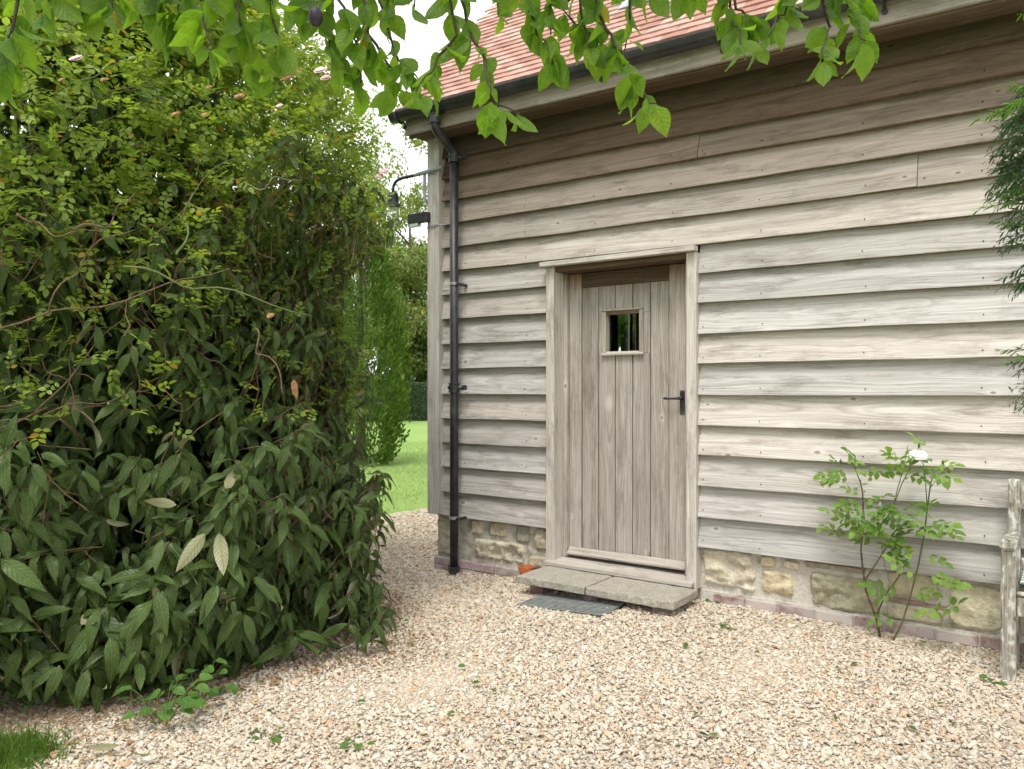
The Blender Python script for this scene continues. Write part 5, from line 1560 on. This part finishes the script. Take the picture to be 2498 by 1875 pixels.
thuja(880, 15.6, 0.86, 5.0, 'tall clipped bright green conifer column on the lawn beyond the shrub')
thuja(770, 19.5, 1.0, 5.4, 'bright green conifer column further back, mostly hidden by the shrub')

def tree(px, dep, h, crown, n, mat, label, z0=1.6, lean=0.0, name='garden_tree', leafsz=(0.10, 0.18), limbs=7):
    b = at_depth(px, 947, dep); b.z = LZ
    t = thing(name, label, 'tree', tuple(b), 'trees beyond the lawn')
    top = Vector((b.x + lean, b.y, LZ + h * 0.72))
    MB().tube([b - Vector((0, 0, .05)), b.lerp(top, 0.35) + Vector((0.1, 0, 0)), b.lerp(top, 0.7), top], [0.20, 0.15, 0.10, 0.03], 8).build('trunk', M['bark'], t, smooth=True)
    cents = []
    for k in range(limbs):
        s = b.lerp(top, random.uniform(0.22, 0.85)); a = random.uniform(0, 6.28); el = random.uniform(-0.1, 0.8); ln = crown * random.uniform(0.6, 1.0)
        e = s + Vector((math.cos(a) * math.cos(el), math.sin(a) * math.cos(el), math.sin(el))) * ln
        MB().tube([s, s.lerp(e, 0.5) + Vector((0, 0, 0.15)), e], [0.05, 0.035, 0.012], 6).build('limb', M['bark'], t, smooth=True)
        for q in (0.55, 0.8, 1.0): cents.append(s.lerp(e, q))
    for k in range(16):
        a = random.uniform(0, 6.28); r = crown * math.sqrt(random.random()); zz = LZ + z0 + (h - z0) * random.random()
        f = max(0.25, 1 - ((zz - LZ) / h) ** 2.2)
        cents.append(Vector((b.x + lean * 0.6 + r * f * math.cos(a), b.y + r * f * math.sin(a), zz)))
    P_, N_ = [], []
    per = n // len(cents)
    for c in cents:
        p, d = blob_leaves(c, np.array([1, 1, 0.7]) * crown * random.uniform(0.20, 0.42), per, 0, 0.2); P_.append(p); N_.append(d)
    P_ = np.concatenate(P_); N_ = np.concatenate(N_)
    L = rng.normal(0, 0.6, P_.shape) + np.array([0, 0, -0.5])
    o = merge_leaves('crown', TREE_T, P_, basis(L, N_ * 0.5 + np.array([0, 0, 0.7]) + rng.normal(0, .4, P_.shape)), rng.uniform(*leafsz, len(P_)), mat, t)
    tag(o, kind='stuff')
tree(1000, 43, 16.5, 4.3, 13000, M['treeleaf'], 'airy pale green tree seen between the lantern and the barn corner', 2.0, leafsz=(0.17, 0.30))
tree(925, 47, 18.0, 4.8, 13000, M['treeleaf'], 'taller loose green tree behind the rose tangle', 3.0, leafsz=(0.17, 0.30))
tree(1045, 40, 8.0, 2.9, 13000, M['treeleaf2'], 'shorter olive green tree with visible branches rising behind the hedge', 1.6, limbs=11, leafsz=(0.15, 0.26))
tree(965, 41, 8.5, 3.0, 13000, M['treeleaf2'], 'dense low olive tree beside the conifer column', 1.6, leafsz=(0.15, 0.26))
tree(1120, 44, 14.0, 4.2, 13000, M['treeleaf'], 'green tree standing behind the barn gable', 1.0, leafsz=(0.17, 0.30))
tree(1526, 14.5, 5.0, 2.6, 24000, M['wallrose'], 'leafy bright green tree glimpsed through the small door window', 0.2, limbs=16, leafsz=(0.14, 0.22))
tree(830, 33, 9.0, 3.0, 5000, M['treeleaf2'], 'dark green tree far behind the shrub', 1.0)

hb = at_depth(1000, 947, 36.5)
hedge = thing('clipped_hedge', 'dark clipped hedge at the far end of the lawn', 'hedge', (hb.x, hb.y, LZ))
hd = Vector((_CR[0], _CR[1], 0)); hf = Vector((_CF[0], _CF[1], 0))
m = MB(); c0 = Vector((hb.x, hb.y, 0))
def hp_(u, v, z): q = c0 + hd * u + hf * v; return (q.x, q.y, z)
m.hexa([hp_(-6, .1, LZ), hp_(5, .1, LZ), hp_(5, 1.1, LZ), hp_(-6, 1.1, LZ), hp_(-6, .1, 1.62), hp_(5, .1, 1.62), hp_(5, 1.1, 1.55), hp_(-6, 1.1, 1.55)])
m.build('hedge_core', M['hedgeleaf'], hedge)
n = 9000
u, v, z = rng.uniform(-6, 5, n), rng.uniform(-0.06, 0.12, n), rng.uniform(LZ, 1.66, n)
top = rng.random(n) < 0.25; v = np.where(top, rng.uniform(0, 1.1, n), v); z = np.where(top, rng.uniform(1.5, 1.7, n), z)
P_ = np.array(c0) + np.outer(u, np.array(hd)) + np.outer(v, np.array(hf)); P_[:, 2] = z
o = merge_leaves('foliage', TREE_T, P_, basis(rng.normal(0, 1, (n, 3)), -np.array(hf) + np.array([0, 0, .4]) + rng.normal(0, .4, (n, 3))), rng.uniform(0.08, 0.14, n), M['hedgeleaf'], hedge); tag(o, kind='stuff')

# lawn grass near the gravel edge: blades
BL = [leaf_template(lambda t: 0.05 * (1 - t), 2, 0.1, 0.35, 0, 0, 0, 99)]
n = 42000
x = rng.uniform(-15, -6.55, n); y = rng.uniform(6, 17, n)
qx, qy, qd = project(np.stack([x, y, np.full(n, LZ)], 1))
edge = -6.78 + 0.10 * np.sin(y * 3.1) + 0.07 * np.sin(y * 9.0)
kp = (qx > 820) & (qx < 1070) & (x < edge + rng.normal(0, .05, n))
x, y = x[kp], y[kp]; n = len(x)
gp = np.stack([x, y, np.full(n, LZ - 0.004)], 1)
L = rng.normal(0, 0.45, (n, 3)) + np.array([0, 0, 1.0]); L[:, 2] = np.abs(L[:, 2]); N = rng.normal(0, 1, (n, 3))
o = merge_leaves('lawn_grass', BL, gp, basis(L, N), rng.uniform(0.03, 0.065, n), M['grass'], None)
tag(o, 'short mown grass along the gravel edge of the lawn', 'grass', kind='stuff')
# grass tuft in the lower left corner
n = 1900
c = np.array([-3.30, 1.29]); x = c[0] + rng.normal(0, 0.085, n); y = c[1] + rng.normal(0, 0.075, n)
gp = np.stack([x, y, np.full(n, -0.004)], 1); L = rng.normal(0, 0.55, (n, 3)) + np.array([0, 0, 0.9]); L[:, 2] = np.abs(L[:, 2])
o = merge_leaves('grass_tuft', BL, gp, basis(L, rng.normal(0, 1, (n, 3))), rng.uniform(0.03, 0.095, n), M['tuft'], None)
tag(o, 'bright green grass tuft growing in the gravel at the lower left', 'grass', kind='stuff')

# ================================================================== WEEDS AND FALLEN LEAVES
WEED_T = [leaf_template(lambda t: 0.42 * (math.sin(math.pi * t ** 0.7) ** 0.6 if 0 < t < 1 else 0), 8, 0.12, 0.2, 0.02, 0.10, 0, 70 + s) for s in range(3)]
def weed(px, py, n, r, h, sz0, label):
    d = ray(px, py); t = -CAM_H / d.z; b = Vector((d.x * t, d.y * t, 0)); b.z = ground_z(b.x, b.y)
    w = thing('weed', label, 'weed', tuple(b), 'weeds in the gravel')
    me = [template_mesh('weed_leaf', t_, M['weed']) for t_ in WEED_T]
    for k in range(n):
        a = random.uniform(0, 6.28); rr = r * math.sqrt(random.random()); zz = h * random.uniform(0.3, 1)
        p = np.array([b.x + rr * math.cos(a), b.y + rr * math.sin(a), b.z + zz])
        MB().tube([(b.x + .2 * rr * math.cos(a), b.y + .2 * rr * math.sin(a), b.z), (b.x + .7 * rr * math.cos(a), b.y + .7 * rr * math.sin(a), b.z + zz * .8), tuple(p)], 0.0015, 4).build('stalk', M['canegreen'], w)
        L = np.array([[math.cos(a), math.sin(a), random.uniform(-.3, .2)]]); N = np.array([[random.uniform(-.3, .3), random.uniform(-.5, .1), 1]])
        leaf_objects(me, [random.randrange(3)], p[None], basis(L, N), [sz0 * random.uniform(0.7, 1.2)], w)
weed(395, 1765, 26, 0.16, 0.17, 0.068, 'round-leaved green weed growing at the front foot of the shrub')
weed(490, 1705, 20, 0.14, 0.17, 0.055, 'low leafy weed in gravel beside the shrub foot')
weed(480, 1620, 14, 0.12, 0.22, 0.04, 'upright small-leaved weed climbing into the lower shrub')
weed(570, 1690, 5, 0.05, 0.03, 0.035, 'tiny seedling in gravel in front of the shrub')
weed(650, 1800, 7, 0.06, 0.02, 0.04, 'pale flat seedling on open gravel at lower left')
weed(870, 1812, 5, 0.05, 0.02, 0.04, 'flat star-shaped seedling on gravel at bottom')
weed(2420, 1665, 5, 0.04, 0.03, 0.035, 'small pale weed beside the front leg of the bench')
weed(1735, 1470, 4, 0.03, 0.02, 0.04, 'small bright weed at the right end of the doorstep')
weed(1770, 1530, 4, 0.03, 0.02, 0.035, 'pale green seedling in gravel right of the mat')

FL_ME = {'g': [template_mesh('fallen_leaf', t_, M['weed']) for t_ in PLUM_T[:4]], 'd': [template_mesh('fallen_leaf', t_, M['dryleaf']) for t_ in PLUM_T[:4]], 'v': [template_mesh('fallen_leaf', t_, M['vib']) for t_ in VIB_T[:4]]}
def fallen(px, py, kind, s, label, group, flip=False):
    d = ray(px, py); t = -CAM_H / d.z; x, y = d.x * t, d.y * t
    a = random.uniform(0, 6.28)
    L = np.array([[math.cos(a), math.sin(a), random.uniform(-.1, .1)]]); N = np.array([[rng.normal(0, .2), rng.normal(0, .2), -1.0 if flip else 1.0]])
    Bm = basis(L, N)[0]
    Mx = Matrix.Identity(4)
    for i in range(3):
        for j in range(3): Mx[i][j] = float(Bm[i][j]) * s
    Mx[0][3], Mx[1][3], Mx[2][3] = x, y, ground_z(x, y) + 0.018 + (0.02 if flip else 0)
    o = place_mesh('fallen_leaf', random.choice(FL_ME[kind]), None, Mx); tag(o, label, 'leaf', group)
fallen(1707, 1798, 'v', 0.045, 'dark green leaf lying on pale gravel near the bottom, right of centre', 'fallen leaves')
fallen(1460, 1627, 'v', 0.055, 'grey-green leaf lying on the open gravel below the mat', 'fallen leaves')
fallen(290, 1840, 'v', 0.12, 'curled pale viburnum leaf on gravel at the lower left', 'fallen leaves', True)
fallen(370, 1862, 'v', 0.09, 'pale dead leaf on gravel at the bottom edge, lower left', 'fallen leaves', True)
for k in range(44):
    px, py = random.uniform(520, 2440), random.uniform(1500, 1870)
    if 1240 < px < 1720 and py < 1520: continue
    fallen(px, py, 'g', random.uniform(0.022, 0.046), 'small green leaflet dropped on the pale gravel', 'dropped green leaflets')
for k in range(34):
    px = random.uniform(100, 900); py = 1860 - (px - 100) * 0.42 + random.uniform(-30, 60)
    if py > 1870: continue
    fallen(px, py, 'd', random.uniform(0.02, 0.05), 'brown dead leaf on gravel along the foot of the shrub', 'brown leaf litter')
# brown leaf litter under the shrub: fine bits
n = 7500
th = rng.uniform(-1.5, 1.7, n); r = bush_r(th, np.full(n, 0.1)) * rng.normal(1.07, 0.09, n)
P_ = np.stack([BC[0] + r * np.cos(th), BC[1] + r * np.sin(th), np.zeros(n)], 1)
P_[:, 2] = ground_z_np(P_[:, 0], P_[:, 1]) + rng.uniform(0.006, 0.02, n)
o = merge_leaves('leaf_litter', TREE_T, P_, basis(rng.normal(0, 1, (n, 3)) * np.array([1, 1, .2]), rng.normal(0, .4, (n, 3)) + np.array([0, 0, 1.0])), rng.uniform(0.008, 0.026, n), M['dryleaf'], None)
tag(o, 'fine brown leaf litter on the gravel round the shrub foot', 'leaf litter', kind='stuff')
print('pebbles', n_peb, 'viburnum leaves', n_vib)
